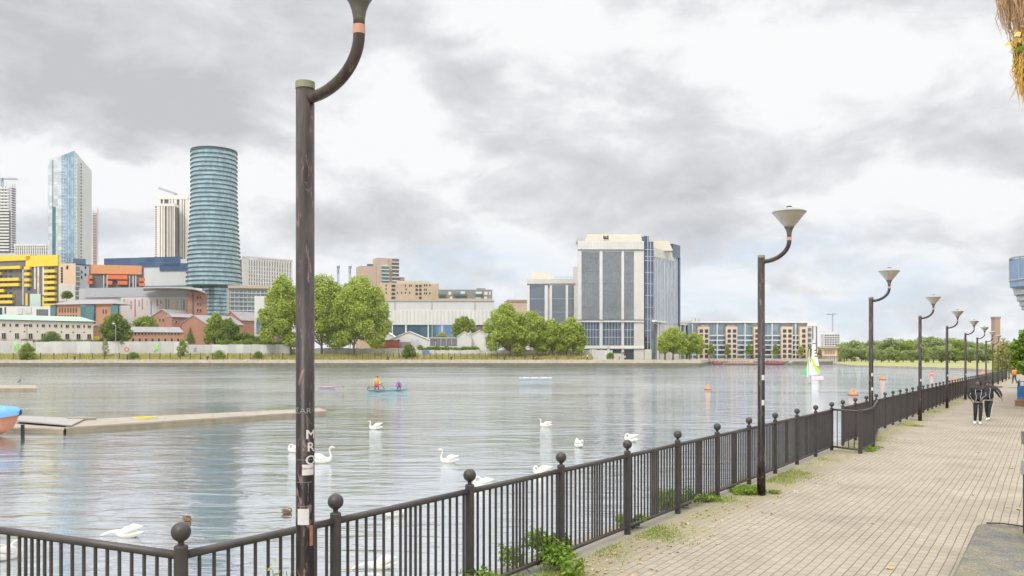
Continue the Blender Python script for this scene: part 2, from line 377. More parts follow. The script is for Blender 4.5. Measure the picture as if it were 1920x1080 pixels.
def windows(root, f, centers, w_, h_, glass, frame=None, out=.12, name='window'):
    """one shared window mesh, one child object per window: dark pane with a light frame"""
    me = None; off = OFF[root.name]
    for px, py in centers:
        p = f.pt(px, py, 0)
        if me is None:
            o = MB().box((0, 0, 0), (w_, .24, h_)).build(name, glass); me = o.data
            fm = None
            if frame:
                b = MB(); t_ = min(w_, h_)*.06
                for sx in (-1, 1): b.box((sx*w_/2, -.05, 0), (t_, .3, h_+t_))
                for sz in (-1, 1): b.box((0, -.05, sz*h_/2), (w_-t_, .3, t_))
                q_ = b.build('frame', frame, o); fm = q_
        else:
            o = bpy.data.objects.new(name, me); C.objects.link(o)
            if fm: q_ = fm.copy(); C.objects.link(q_); q_.parent = o
        o.parent = root; o.location = Vector(p)-off+f.n*.0; o.rotation_euler = (0, 0, f.rz)
G_dark = glassmat('dark_glazing', (.055, .065, .08), .12, .25, .03)
G_blue = glassmat('blue_glazing', (.20, .33, .50), .1, .7, .03, cell=(3, 3.2))
G_teal = glassmat('teal_glazing', (.12, .23, .24), .12, .5, .03, cell=(3, 3))
G_grey = glassmat('tower_glazing', (.30, .32, .33), .04, .85, 1.3, .07)
white = mat('white_render', (.66, .655, .635), .8, (.57, .565, .55), .2)
offw = mat('cream_render', (.70, .64, .56), .85, (.60, .55, .47), .15)
grey = mat('grey_cladding', (.42, .42, .43), .6, (.36, .36, .37), .1)
lgrey = mat('light_grey_cladding', (.56, .57, .58), .6, (.48, .49, .50), .12)
dgrey = mat('dark_grey_panel', (.16, .155, .165), .7, (.12, .115, .125), .2)
brick = mat('red_brick', (.42, .22, .155), .9, (.34, .17, .12), .4)
brick2 = mat('orange_brick', (.50, .27, .17), .9, (.40, .21, .14), .4)
yellow = mat('yellow_panel', (.78, .56, .05), .6, (.64, .45, .05), .4)
orange = mat('orange_panel', (.62, .29, .13), .6, (.54, .24, .11), .4)
redor = mat('red_orange_balcony', (.72, .17, .06), .6, None, .1)
slate = mat('slate_roof', (.33, .31, .31), .85, (.25, .24, .24), .5)
peach = mat('peach_render', (.74, .55, .38), .85, (.68, .50, .35), .1)
sandb = mat('sand_brick', (.55, .43, .31), .9, (.46, .36, .26), .3)
pgreen = mat('pale_green_roof', (.36, .48, .39), .8, (.30, .42, .34), .15)
black = mat('black_paint', (.02, .02, .02), .6)
navy = mat('navy_panel', (.10, .15, .25), .4, (.07, .11, .19), .05)

# --- white stone and glass office block on the far quay
Y0 = 345
f = Fac(1083, Y0, 1207, Y0)
r = building('office_tower', 'tall pale stone office block with dark mirrored glass panels standing at the quay', 'office building', f, 453, mat('stone_cladding', (.58, .565, .53), .75, (.48, .465, .435), .35), 22)
st = MATS['stone_cladding']
f2 = Fac(1224, Y0+1, 1273, 369.8); f2b = Fac(1207.5, Y0-.2, 1224, Y0+1)
foot = [(f2.A.x, f2.A.y), (f2.B.x, f2.B.y), (f2.B.x-20, f2.B.y+6), (f2.A.x-14, f2.A.y+4)]
MB().prism(foot, 0, Z(468, 345)).build('side_wall', st, r)
part(r, f2b, 'corner_glazing', glassmat('corner_glass', (.13, .17, .24), .08, .7, .05, cell=(2.2, 3.6)), [(1208, 443, 1224, 655)], -4, .5)
part(r, f2b, 'corner_mullion', lgrey, [(1208, y_, 1224, y_+.6, .5, .7) for y_ in (468, 481, 489, 511, 532, 554, 576, 598, 619, 641)]+[(x_, 443, x_+.6, 655, .5, .72) for x_ in (1213, 1218.3)])
for a, b in ((1090, 1123), (1130.5, 1164), (1170.5, 1188)):
    part(r, f, 'window', G_grey, [(a, 473, b, 598)], -.1, .25)
    w2 = part(r, f, 'window', glassmat('low_glass', (.12, .15, .19), .08, .6, .05, cell=(1.6, 4)), [(a, 604, b, 647)], -.1, .25)
    nm = round((b-a)/5.6)
    part(w2, f, 'mullion', lgrey, [(a+(b-a)*i/nm-.3, 604, a+(b-a)*i/nm+.3, 647, .25, .4) for i in range(1, nm)]+[(a, y_, b, y_+.7, .25, .42) for y_ in (618, 632)])
    part(r, f, 'window', G_dark, [(a, 654.5, b, 662)] if b < 1170 else [(a, 655, b, 677)], -.1, .2, label='grey shutter at ground level' if b > 1170 else None)
    part(r, f, 'pane_joint', dgrey, [(a, y_, b, y_+.35, .2, .30) for y_ in (491, 509, 532, 553, 576)]+[(a+(b-a)*i/nm-.12, 473, a+(b-a)*i/nm+.12, 598, .2, .29) for i in range(1, nm)])
part(r, f, 'pilaster', st, [(1083, 470, 1090, 676, .1, .9), (1188.3, 470, 1207, 676, .1, .7)])
part(r, f, 'column', lgrey, [(1124, 469, 1129.4, 660, .1, .8), (1165, 469, 1169.6, 660, .1, .8)])
part(r, f, 'string_course', dgrey, [(1083, 468.5, 1207, 470, .9, 1.1), (1083, 599.5, 1207, 601.2, 1.2, 1.35)])
part(r, f, 'ledge', white, [(1083, 602, 1207, 603.6, 1.2, 1.4), (1095, 648, 1207, 653.5, .9, 1.3)])
part(r, f, 'parapet', st, [(1083, 452.5, 1207, 468, .05, .9)])
part(r, f, 'pane_joint', grey, [(1083, y_, 1207, y_+.25, .9, .93) for y_ in (457, 462)]+[(1083+i*6.2, 453, 1083.25+i*6.2, 468, .9, .925) for i in range(1, 20)]+[(1188.3, 474+i*4.4, 1207, 474.22+i*4.4, .7, .73) for i in range(46)]+[(1197, 470, 1197.25, 676, .7, .725)]+[(1083, 474+i*4.4, 1090, 474.22+i*4.4, .9, .93) for i in range(46)])
m = MB(); 
def capmesh(mb, x0, x1, xa, xb, y0, y1, Y, dep=10, inset=3):
    p = [(X(x0, Y), Y), (X(x1, Y), Y), (X(x1, Y), Y+dep), (X(x0, Y), Y+dep)]; t_ = [(X(xa, Y), Y+inset), (X(xb, Y), Y+inset), (X(xb, Y), Y+dep-inset), (X(xa, Y), Y+dep-inset)]
    mb.hexa([(a, b, Z(y1, Y)) for a, b in p]+[(a, b, Z(y0, Y)) for a, b in t_]); return mb
creamroof = mat('cream_roof_cowl', (.47, .42, .33), .75, (.40, .36, .28), .3)
capmesh(m, 1094, 1205, 1103, 1203, 437, 453, Y0+.5); m.build('roof', creamroof, r)
capmesh(MB(), 1225, 1262, 1226, 1256, 449.5, 470, Y0+9).build('roof', creamroof, r)
for px_, py_ in ((1208, 443), (1083, 447)):
    a = X(px_, Y0); s_ = 1 if px_ > 1100 else 1
    wd = 3.8 if px_ > 1100 else 2.4
    MB().hexa([(a, Y0-.1, Z(453, Y0)), (a+wd, Y0-.1, Z(453, Y0)), (a+wd, Y0+9, Z(453, Y0)), (a, Y0+9, Z(453, Y0)), (a, Y0-.1, Z(py_, Y0)), (a+wd, Y0-.1, Z(py_-2, Y0)), (a+wd, Y0+9, Z(py_-2, Y0)), (a, Y0+9, Z(py_, Y0))]).build('corner_cap', grey, r)
part(r, f, 'roof_vent', black, [(1131+i*3.6, 442+(i % 2), 1133.4+i*3.6, 448, .2, .8) for i in range(3)]+[(1132, 447, 1141, 449, .1, .6)])
part(r, f2, 'side_window', glassmat('side_glass', (.42, .46, .50), .05, .85, .8, .08), [(1226.5, 484, 1271.5, 607)], .05, .3)
part(r, f2, 'side_mullion', lgrey, [(x_-.2, 484, x_+.2, 609, .3, .5) for x_ in (1226, 1231, 1237, 1244, 1250, 1256, 1262, 1268)])
part(r, f2, 'side_parapet', st, [(1224.5, 470, 1262, 486, .05, .5)])
part(r, f2, 'far_corner_glazing', glassmat('corner_glass2', (.13, .17, .24), .08, .7, .05), [(1259, 459, 1272.6, 483), (1271, 483, 1273, 612)], -2, .7)
f3 = Fac(1224.3, 344.2, 1292, 392)
part(r, f3, 'canopy', white, [(1224.6, 604, 1291, 607.5)], -.6, 1.0)
part(r, f3, 'lobby_glazing', glassmat('lobby_glass', (.18, .22, .26), .1, .6, .05, cell=(3, 4)), [(1225, 607.5, 1290, 677)], -3, .05)
part(r, f3, 'lobby_column', white, [(x_, 607, x_+1.5, 677, .1, .7) for x_ in (1231, 1243, 1254, 1264, 1273, 1281)])
part(r, f2b, 'plinth', st, [(1207.5, 655, 1221, 677)], -3, .8)
# lower wing
f = Fac(988, 362, 1079, 362)
r = building('office_wing', 'lower pale stone office wing with dark glass left of the tall block', 'office building', f, 523, st, 16)
for a, b in ((994, 1020.5), (1036, 1060), (1066, 1077)): part(r, f, 'window', glassmat('wing_glass', (.24, .27, .30), .06, .8, .08, .12), [(a, 536, b, 650)], -.1, .25)
part(r, f, 'pilaster', white, [(988, 535, 993, 676, .1, .9), (1021, 535, 1027, 676, .1, .9), (1031, 535, 1035, 676, .1, .7), (1060.5, 535, 1065, 676, .1, .7)])
part(r, f, 'string_course', dgrey, [(988, 532.5, 1030, 534.6, .2, 1), (1031, 532, 1079, 533, .2, .8)])
part(r, f, 'pane_joint', lgrey, [(994, y_, 1077, y_+.4, .25, .32) for y_ in (560, 585, 610)])
capmesh(MB(), 994, 1034, 998, 1030, 510, 523.2, 363).build('roof', creamroof, r)
part(r, f, 'roof_rail', grey, [(1040+i*6, 519, 1040.6+i*6, 523) for i in range(7)]+[(1040, 519, 1078, 519.5)])
part(r, f, 'connecting_bay', st, [(1076, 500, 1084, 650)], -4, .4)

# --- round glass tower with ring balconies
Yt = 560; cx_, r0 = X(401.5, Yt), 16.2
r = empty('round_tower', (cx_, Yt, .1), 'round teal glass tower ringed by balconies, flaring wider near its foot', 'tower')
zt, zb = Z(288, Yt), Z(538, Yt); prof = []
def trad(z_):
    t_ = (zt-z_)/(zt-zb); return 14.2+max(0, t_-.3)**1.3*5.0
nf = 31; H = (zt-zb)/nf
gl = glassmat('tower_teal_glass', (.38, .52, .56), .1, .45, .05, cell=(1.7, H))
MB().lathe([(trad(zb+i*H), zb+i*H) for i in range(nf+1)], 72, (cx_, Yt, 0), False).build('glazing', gl, r, smooth=True)
ringm = mat('ring_slab', (.08, .12, .13), .5, (.06, .095, .105), .5)
pmesh = []
for i in range(nf+1):
    rr = trad(zb+i*H)+.55; MB().lathe([(rr-1, -.1), (rr, -.1), (rr+.05, .62), (rr-1, .62)], 72, (cx_, Yt, zb+i*H), False).build('balcony_ring', ringm, r)
MB().lathe([(13.6, zt-.5), (14.3, zt+1.0), (14.6, zt+1.6), (13.8, zt+1.75)], 72, (cx_, Yt, 0)).build('roof_rim', ringm, r)
MB().lathe([(10.2, -.3), (10.2, zb)], 48, (X(410, Yt), Yt, 0), False).build('core', gl, r, smooth=True)
for i in range(8): MB().lathe([(9.6, 0), (10.6, .01), (10.6, .6), (9.6, .61)], 48, (X(410, Yt), Yt, zb-(i+.5)*2.45)).build('core_ring', ringm, r)
part(r, Fac(352, Yt, 452), 'podium_glazing', gl, [(362, 566, 450, 668)], -8, -2)

# --- slant topped glass tower
Ys = 900
r = empty('slanted_glass_tower', (X(128, Ys), Ys, .1), 'tall pale blue glass tower with slanting roof on the far left', 'tower')
A, B_, D, E = (X(90, Ys), Ys), (X(118, Ys), Ys-3), (X(145, Ys), Ys-6), (X(172, Ys+22), Ys+22)
def zz(py, Y=Ys): return Z(py, Y)
pw = glassmat('pale_glass', (.62, .68, .70), .15, .35, .1, cell=(4, 3.6)); bgz = glassmat('tower_blue_glass', (.34, .50, .62), .1, .6, .1, cell=(3, 3.6))
bk = (X(120, Ys+40), Ys+40)
MB().prism([A, B_, bk, (X(92, Ys+30), Ys+30)], 0, [zz(299), zz(293), zz(290), zz(289)]).build('pale_glazing', pw, r)
MB().prism([B_, D, bk], 0, [zz(293), zz(285), zz(291)]).build('blue_glazing', bgz, r)
MB().prism([D, E, bk], 0, [zz(285), zz(312), zz(292)]).build('side_wall', mat('pale_side', (.62, .64, .64), .35, (.5, .53, .54), .02), r)
f = Fac(90, Ys, 118, Ys-3); g2 = Fac(118, Ys-3, 145, Ys-6); g3 = Fac(145, Ys-6, 172, Ys+22)
part(r, f, 'dark_strip', dgrey, [(98.6, 300, 99.6, 390)], 0, .4); part(r, f, 'green_strip', G_teal, [(98.5, 388, 104.5, 492)], 0, .5)
part(r, g2, 'mullion', white, [(x_, 296, x_+.5, 492, 0, .5) for x_ in (119, 124, 128.5, 136, 140, 143.8)]+[(118, 300+i*6.4, 145, 300.9+i*6.4, 0, .35) for i in range(31)])
part(r, f, 'floor_line', lgrey, [(100, 300+i*6.4, 118, 300.6+i*6.4, 0, .3) for i in range(31)])
windows(r, g2, [(130.8, 304.5+i*6.4) for i in range(30)], 3.4, 2.0, black)
windows(r, g3, [(152.2, 308+i*6.0) for i in range(31)], 1.5, 1.9, black)
# --- towers at the far left
Yq = 880; f = Fac(-40, Yq, 20, Yq)
r = building('unfinished_tower', 'unfinished concrete tower with open floors at left edge below crane', 'tower', f, 349, lgrey, 20)
part(r, f, 'floor_slab', white, [(-40, 352+i*5.8, 18, 355+i*5.8, .1, 1.2) for i in range(21)])
part(r, f, 'open_bay', dgrey, [(x_, 350, x_+1.8, 474, .05, .35) for x_ in (4, 10)]+[(-40, 395, 20, 474, .02, .3)])
part(r, f, 'scaffold', mat('scaffold', (.30, .24, .24), .8), [(20, 352+i*4.4, 24, 354+i*4.4, -6, 0) for i in range(28)]+[(23.5, 345, 24, 476, -.5, 0), (27.5, 345, 28, 476, -.5, 0)])
f = Fac(27, 860, 89, 860)
r = building('white_slab_block', 'low white apartment block with vertical fins between yellow block and glass tower', 'apartment building', f, 461, lgrey, 14)
part(r, f, 'fin', white, [(28+i*4.1, 459, 30+i*4.1, 492, 0, .8) for i in range(15)]+[(27, 457.5, 89, 461, -.2, 1)])
part(r, f, 'window_band', dgrey, [(27, 466+i*6, 89, 468.5+i*6, .1, .4) for i in range(5)])
def crane(label, mast, y_top, Y, jib, name='tower_crane', th=1.0):
    r = empty(name, (X(mast, Y), Y, .1), label, 'crane'); t = mat('crane_steel', (.30, .34, .38), .7)
    m = MB(); x_ = X(mast, Y); zt_ = Z(y_top, Y)
    for dx, dy in ((-.8, -.8), (.8, -.8), (.8, .8), (-.8, .8)): m.box((x_+dx*th, Y+dy*th, zt_/2), (.35*th, .35*th, zt_))
    k = 0
    while k < zt_: m.tube([(x_-.8, Y-.8, k), (x_+.8, Y-.8, min(k+3, zt_))], .15*th, 4); k += 3
    m.build('mast', t, r)
    (xa, ya), (xb, yb) = jib; a, b = Vector((X(xa, Y), Y, Z(ya, Y))), Vector((X(xb, Y), Y, Z(yb, Y)))
    m = MB()
    for o_ in ((0, -.7, 0), (0, .7, 0), (0, 0, 1.3)): m.tube([a+Vector(o_)*th, b+Vector(o_)*th], .25*th, 4)
    n_ = 22
    for i in range(n_): m.tube([a.lerp(b, i/n_)+Vector((0, -.7, 0)), a.lerp(b, (i+.5)/n_)+Vector((0, 0, 1.3)), a.lerp(b, (i+1)/n_)+Vector((0, -.7, 0))], .12, 4)
    m.build('jib', t, r)
    MB().box((x_, Y-.5, zt_+1*th), (2.2*th, 2.6*th, 2.6*th)).build('cab', t, r); return r
crane('horizontal jib tower crane above the unfinished left tower', 4, 338, 890, ((-25, 336), (33, 336.5)))
f = Fac(174, 980, 181, 980)
r = building('slender_tower_frame', 'slim red and white tower under construction right of the slanted glass tower', 'tower', f, 399, mat('red_hoist', (.55, .28, .25), .8, (.5, .4, .38), .3), 10)
part(r, f, 'floor_slab', white, [(173.5, 402+i*5, 181.5, 403.6+i*5, .1, .8) for i in range(18)]); part(r, f, 'hoist_mast', grey, [(183.2, 390, 183.9, 492)])
# twin slab tower
f = Fac(300, 840, 353, 840)
r = building('fin_tower', 'cream fin clad twin slab tower beside the round tower', 'tower', f, 373, dgrey, 16)
cf = mat('cream_fin', (.74, .69, .62), .8, (.66, .61, .55), .2)
part(r, f, 'fin', cf, [(x_, 371, x_+w_, 500, 0, .9) for x_, w_ in ((300, 2), (306, 2.5), (317, 3), (321.5, 4), (327, 5), (337, 4.6), (343, 3), (347.5, 5.5))])
part(r, f, 'crown', cf, [(299, 366, 354, 374, -1, 1.2)])
f = Fac(290.5, 825, 328, 825)
part(r, f, 'front_slab', dgrey, [(291, 384, 328, 500)], -9, 0)
part(r, f, 'fin', cf, [(x_, 386, x_+w_, 500, 0, .9) for x_, w_ in ((294.5, 6), (302, 3.6), (307, 2.6), (313.5, 1.6), (317, 1.2), (320, 1.2), (323, 1.2), (326, 2))])
part(r, f, 'fin', cf, [(290.5, 390+i*4.2, 294, 392+i*4.2, -.5, .8) for i in range(26)]); part(r, f, 'crown', cf, [(290, 382, 328.5, 387, -9, 1.2)])
crane('luffing crane jib rising above the cream fin clad tower', 330, 368, 850, ((332, 365.5), (297, 353.5)))
# --- white grid block right of round tower
f = Fac(453, 640, 547, 668)
r = building('white_grid_block', 'white concrete grid apartment block right of the round tower', 'apartment building', f, 486, dgrey, 12)
part(r, f, 'fin', white, [(453+i*4.8, 486, 455.6+i*4.8+.4, 546, 0, .9) for i in range(20)]+[(453, 484, 466, 546, 0, .7)])
part(r, f, 'floor_band', white, [(453, y_, 547, y_+1.7, 0, .75) for y_ in (501, 508, 515, 522, 529, 536)]+[(453, 483.5, 548, 486.5, -1, 1.1)])
f = Fac(425, 500, 502, 505)
r = building('balcony_glass_block', 'low glazed block with grey balconies at foot of round tower', 'apartment building', f, 540, mat('steel_frame', (.40, .40, .39), .6), 12)
part(r, f, 'window', glassmat('block_glass', (.24, .30, .31), .1, .5, .05, cell=(2, 2.8)), [(430, 545, 500, 588)], 0, .3)
part(r, f, 'balcony_band', lgrey, [(430, y_, 502, y_+1.2, .3, 1.4) for y_ in (549.5, 558, 566, 574, 582)]+[(x_, 545, x_+.8, 590, .3, .9) for x_ in range(432, 502, 8)])
part(r, f, 'roof_edge', mat('tan_fascia', (.50, .42, .34), .7), [(428, 536, 504, 541)], -10, 2)

# --- yellow and charcoal apartment block
f = Fac(-60, 470, 110, 455)
r = building('yellow_block', 'charcoal apartment block with bright yellow top and balconies, far left', 'apartment building', f, 486, dgrey, 12)
part(r, f, 'yellow_parapet', yellow, [(-60, 480, 58, 490), (50, 479, 110, 499.5)], -.5, .7)
for y_, xs in ((503, ((-60, 42), (50, 60))), (514, ((-60, 6), (50, 60))), (525, ((-60, 40), (50, 60))), (535, ((-60, 40), (50, 60))), (546, ((-60, 12),)), (556, ((-60, 28),)), (567, ((-60, 28),))):
    for a, b in xs: part(r, f, 'balcony', yellow, [(a, y_-2.6, b, y_+2.8)], .1, 1.8)
for i in range(8): part(r, f, 'balcony', yellow, [(87, 506+i*10.6, 107 if i < 7 else 96, 511.5+i*10.6)], .1, 1.9)
part(r, f, 'window_strip', white, [(65, 500, 67.5, 542), (71, 500, 74, 550), (80.5, 500, 83, 553), (43, 505, 44.5, 572)], 0, .3)
part(r, f, 'window_strip', yellow, [(66, 510, 67, 520), (71.5, 518, 73.5, 530), (80.5, 556, 83.5, 574), (49, 550, 53, 573), (72, 536, 73.5, 548)], .3, .45)
windows(r, f, [(92+k*7, 503+i*10.6) for i in range(7) for k in (0, 1)]+[(54, 509.5+i*11) for i in range(4)]+[(2+k*9, 508+i*10.5) for i in range(6) for k in range(3)], 1.7, 1.3, G_dark, None)
part(r, f, 'mural_panel', mat('pale_green_panel', (.48, .60, .46), .7, (.42, .55, .55), .15), [(57.5, 551, 77.5, 575)], .1, .5)
f = Fac(-30, 440, 96, 440)
r = building('white_podium', 'low white flat roofed shop building in front of the yellow block', 'building', f, 574.5, white, 8)
part(r, f, 'window', G_dark, [(-10, 577, 4, 590), (9, 576, 11, 588)], 0, .3); part(r, f, 'shutter', lgrey, [(33, 577, 43, 589), (46, 576, 59, 588)], 0, .3); part(r, f, 'window', dgrey, [(69, 580, 90, 592)], 0, .35)
# --- peach / grey blocks
f = Fac(108, 520, 142, 520)
r = building('peach_block', 'peach rendered apartment block between the yellow and orange topped blocks', 'apartment building', f, 494, peach, 12)
windows(r, f, [(116, 503+i*5) for i in range(6)]+[(126, 503), (126.5, 500)], 1.1, 1.4, G_dark)
part(r, f, 'white_base', white, [(108, 534, 141, 565)], 0, .4)
windows(r, f, [(112+k*8, 538+i*7.5) for i in range(3) for k in range(3)], 2, 1.2, G_dark, out=.5)
f = Fac(140, 522, 168, 530)
r = building('grey_balcony_block', 'pale grey block with a column of glass balconies left of orange topped block', 'apartment building', f, 497, lgrey, 12)
part(r, f, 'stair_glazing', glassmat('sg', (.18, .28, .29), .15, .5, .05), [(140.5, 500, 149, 560)], 0, .4)
part(r, f, 'balcony', white, [(140, y_, 149.5, y_+1.8) for y_ in (509, 518, 527, 536, 545, 554)], .4, 1.3)
windows(r, f, [(153, 510), (153, 520), (160, 502), (160, 515)], 1, 1.8, G_dark)
# --- orange topped block
f = Fac(167, 470, 270, 476)
r = building('orange_block', 'charcoal apartment block with orange top floor and red balconies', 'apartment building', f, 500, dgrey, 10)
part(r, f, 'orange_top', orange, [(171, 497.5, 266, 514)], -.5, .8)
for b in ((203, 516, 240, 524), (203, 527, 212, 534), (222, 527, 240, 534), (166, 517, 175, 523.5), (166, 527, 175, 533), (262, 522, 272, 528), (262, 531, 272, 537)): part(r, f, 'balcony', redor, [b], .1, 1.9)
part(r, f, 'window_strip', white, [(x_, 516, x_+1.6, 542) for x_ in (194, 200, 242, 249, 254)], 0, .3)
windows(r, f, [(206, 525.5), (214, 525.5), (231, 525.5), (224, 507), (236, 507), (248, 534), (259, 534), (197, 534)], 1.8, 1.4, G_dark)
# --- blue glass commercial building
f = Fac(196, 600, 352, 588)
r = building('blue_glass_block', 'wide navy glass building with pale panel base behind the orange topped block', 'office building', f, 489, lgrey, 12)
part(r, f, 'navy_glazing', glassmat('navy_glass', (.09, .15, .25), .1, .5, .05, cell=(5, 3)), [(196, 484, 262, 504), (262, 482, 338, 500), (300, 494, 352, 508)], -2, .6)
part(r, f, 'dark_base', navy, [(262, 536, 352, 545)], 0, 1)
f = Fac(136, 590, 204, 598)
r = building('navy_roof_block', 'low navy flat roofed building peeping above the orange topped block', 'office building', f, 495, navy, 8)
part(r, f, 'plant_room', navy, [(137, 485, 160, 495)], -4, .4)
# --- grey shed with coloured strips
f = Fac(148, 420, 362, 410)
r = building('grey_shed', 'long grey clad hall with coloured vertical strips, behind brick houses', 'warehouse', f, 541, grey, 14)
part(r, f, 'clad_wall', mat('pinkish_panel', (.60, .56, .54), .7, (.55, .51, .49), .2), [(228, 557, 360, 640)], 0, .5)
sm = [mat('strip_'+n_, c_, .7) for n_, c_ in (('red', (.55, .12, .14)), ('blue', (.12, .32, .60)), ('green', (.12, .42, .22)), ('gold', (.75, .62, .20)), ('teal', (.35, .58, .60)), ('pink', (.72, .40, .42)), ('brown', (.35, .25, .22)))]
for i, (x_, k, h_) in enumerate(((234, 6, 12), (240, 5, 10), (247, 6, 20), (254.5, 0, 34), (262, 6, 15), (268, 6, 20), (276, 3, 14), (284.5, 1, 30), (296, 6, 14), (303, 2, 10), (312.5, 2, 26), (317.5, 6, 18), (328, 3, 22), (331, 3, 26), (334, 4, 20), (341, 4, 20), (346, 6, 22), (350, 3, 12), (354.5, 0, 26), (358, 5, 22))):
    part(r, f, 'coloured_strip', sm[k], [(x_-.9, 560+(i*7 % 5), x_+.9, 560+h_)], .5, .65)
part(r, f, 'parapet', mat('roof_grey', (.40, .41, .43), .7), [(160, 539, 360, 557)], .02, .6)
# --- brick tower block with curved roof
f = Fac(352, 400, 388, 402)
r = building('brick_hall', 'square brick building with curved grey roof below the round tower', 'building', f, 547, brick, 14)
windows(r, f, [(371+k*5, 558+i*12) for i in range(3) for k in (0, 1)], .8, 1.5, G_dark, white)
part(r, f, 'dark_return', dgrey, [(360, 549, 363, 600)], 0, .3)
m = MB(); pts = [(-80, 539), (-50, 538), (-10, 538.5), (15, 541), (26, 544), (36, 547.5)]
for (a, ya), (b, yb) in zip(pts, pts[1:]):
    xa, xb = X(352+a, 398), X(352+b, 398); m.hexa([(xa, 396, Z(ya+2.5, 398)), (xb, 396, Z(yb+2.5, 398)), (xb*1.04, 412, Z(yb+2.5, 398)), (xa*1.04, 412, Z(ya+2.5, 398)), (xa, 396, Z(ya, 398)), (xb, 396, Z(yb, 398)), (xb*1.04, 412, Z(yb, 398)), (xa*1.04, 412, Z(ya, 398))])
m.build('roof', mat('curved_roof', (.45, .43, .41), .7), r)
# --- brick building with teal glazing
f = Fac(104, 400, 212, 392)
r = building('brick_teal_building', 'red brick building with teal glass bays and hipped slate roof', 'building', f, 570.5, brick2, 12)
part(r, f, 'teal_glazing', G_teal, [(154, 572, 179, 612), (210, 573, 224, 600)], 0, 1.0); part(r, f, 'teal_glazing', G_teal, [(96, 572, 106, 593)], -1, .6)
windows(r, f, [(112+k*5.2, 582+j*13) for j in (0, 1) for k in range(7)]+[(194, 584), (199, 584)], .6, 2, G_dark)
a, b = f.A, f.B
m = MB(); n_ = f.n
P0 = [a+n_*1.2-f.u*1.5, b+n_*1.2+f.u*1.5, b-n_*13+f.u*1.5, a-n_*13-f.u*1.5]; z0_ = Z(570.5, 396)
m.hexa([(p.x, p.y, z0_) for p in P0]+[(p.x, p.y, z0_+2.4+.001*i) for i, p in enumerate([a-n_*5+f.u*5, b-n_*5-f.u*5, b-n_*7-f.u*5, a-n_*7+f.u*5])])
m.build('roof', slate, r)
# --- long cream building behind the hoarding
f = Fac(-120, 330, 175, 366)
r = building('cream_terrace', 'long two storey cream building with pale green roof behind the hoarding', 'building', f, 580, offw, 9)
top_ = Z(603, 366)
for o in list(r.children):
    C.objects.unlink(o)
MB().prism([(p.x, p.y) for p in f.foot(9)], -.1, top_).build('wall', offw, r)
z0_ = top_; P0 = [f.A+f.n*.8-f.u, f.B+f.n*.8+f.u*1.0, f.B-f.n*9.8+f.u*1.0, f.A-f.n*9.8-f.u]
MB().hexa([(p.x, p.y, z0_) for p in P0]+[(p.x, p.y, z0_+2.1) for p in (f.A-f.n*4, f.B-f.n*4-f.u*4, f.B-f.n*5-f.u*4, f.A-f.n*5)]).build('roof', pgreen, r)
part(r, f, 'gutter', grey, [(-100, 598.2, 175, 600.2)], .1, .9) if False else MB().hexa([(p.x, p.y, top_-.5) for p in f.foot(.1)[:2]+[f.B+f.n*.5, f.A+f.n*.5]]+[(p.x, p.y, top_-.05) for p in f.foot(.1)[:2]+[f.B+f.n*.5, f.A+f.n*.5]]).build('gutter', slate, r)
def yline(px, frac):  # height on that facade at a fraction of the wall
    t_ = f.hit(px); Y_ = (f.A+f.u*t_).y; z_ = top_*frac; return HZ+(EYE-z_)/Y_*F
cs = [7, 19, 31.5, 46, 57, 70, 81, 93, 104, 115, 126, 137, 147, 157.5, 167]
windows(r, f, [(x_+d, yline(x_, .865)) for i, x_ in enumerate(cs) for d in ((-1.6, 1.6) if i % 2 == 0 else (0,))], .6, 1.2, G_dark, white)
windows(r, f, [(x_+d, yline(x_, .60)) for i, x_ in enumerate(cs) if i % 2 == 0 for d in (-1.8, 1.8)], .75, 2.2, G_dark, white)
windows(r, f, [(x_, yline(x_, .71)) for i, x_ in enumerate(cs) if i % 2], .5, .5, G_dark)
for x_ in (7, 57, 81, 126, 147, 167): part(r, f, 'balcony', dgrey, [(x_-4+i*1.5, yline(x_, .56), x_-3.7+i*1.5, yline(x_, .47), .6, .7) for i in range(6)]+[(x_-4, yline(x_, .565), x_+4, yline(x_, .555), .6, .7), (x_-4, yline(x_, .475), x_+4, yline(x_, .465), 0, .7)])
f = Fac(175, 372, 190, 374)
r = building('brick_outbuilding', 'small orange brick gabled outbuilding at the right end of the cream building', 'house', f, 612, brick2, 6)
c = (f.A+f.B)/2
m = MB(); m.add([tuple(f.A+f.n*.3+Vector((0, 0, Z(612, 373)))), tuple(f.B+f.n*.3+Vector((0, 0, Z(612, 373)))), tuple(c+f.n*.3+Vector((0, 0, Z(607, 373)))), tuple(f.A-f.n*6+Vector((0, 0, Z(612, 373)))), tuple(f.B-f.n*6+Vector((0, 0, Z(612, 373)))), tuple(c-f.n*6+Vector((0, 0, Z(607, 373))))], [(0, 1, 2), (5, 4, 3), (0, 2, 5, 3), (1, 4, 5, 2), (0, 3, 4, 1)]); m.build('roof', slate, r)
part(r, f, 'yellow_door', yellow, [(176, 630, 186, 645)], 0, .3)
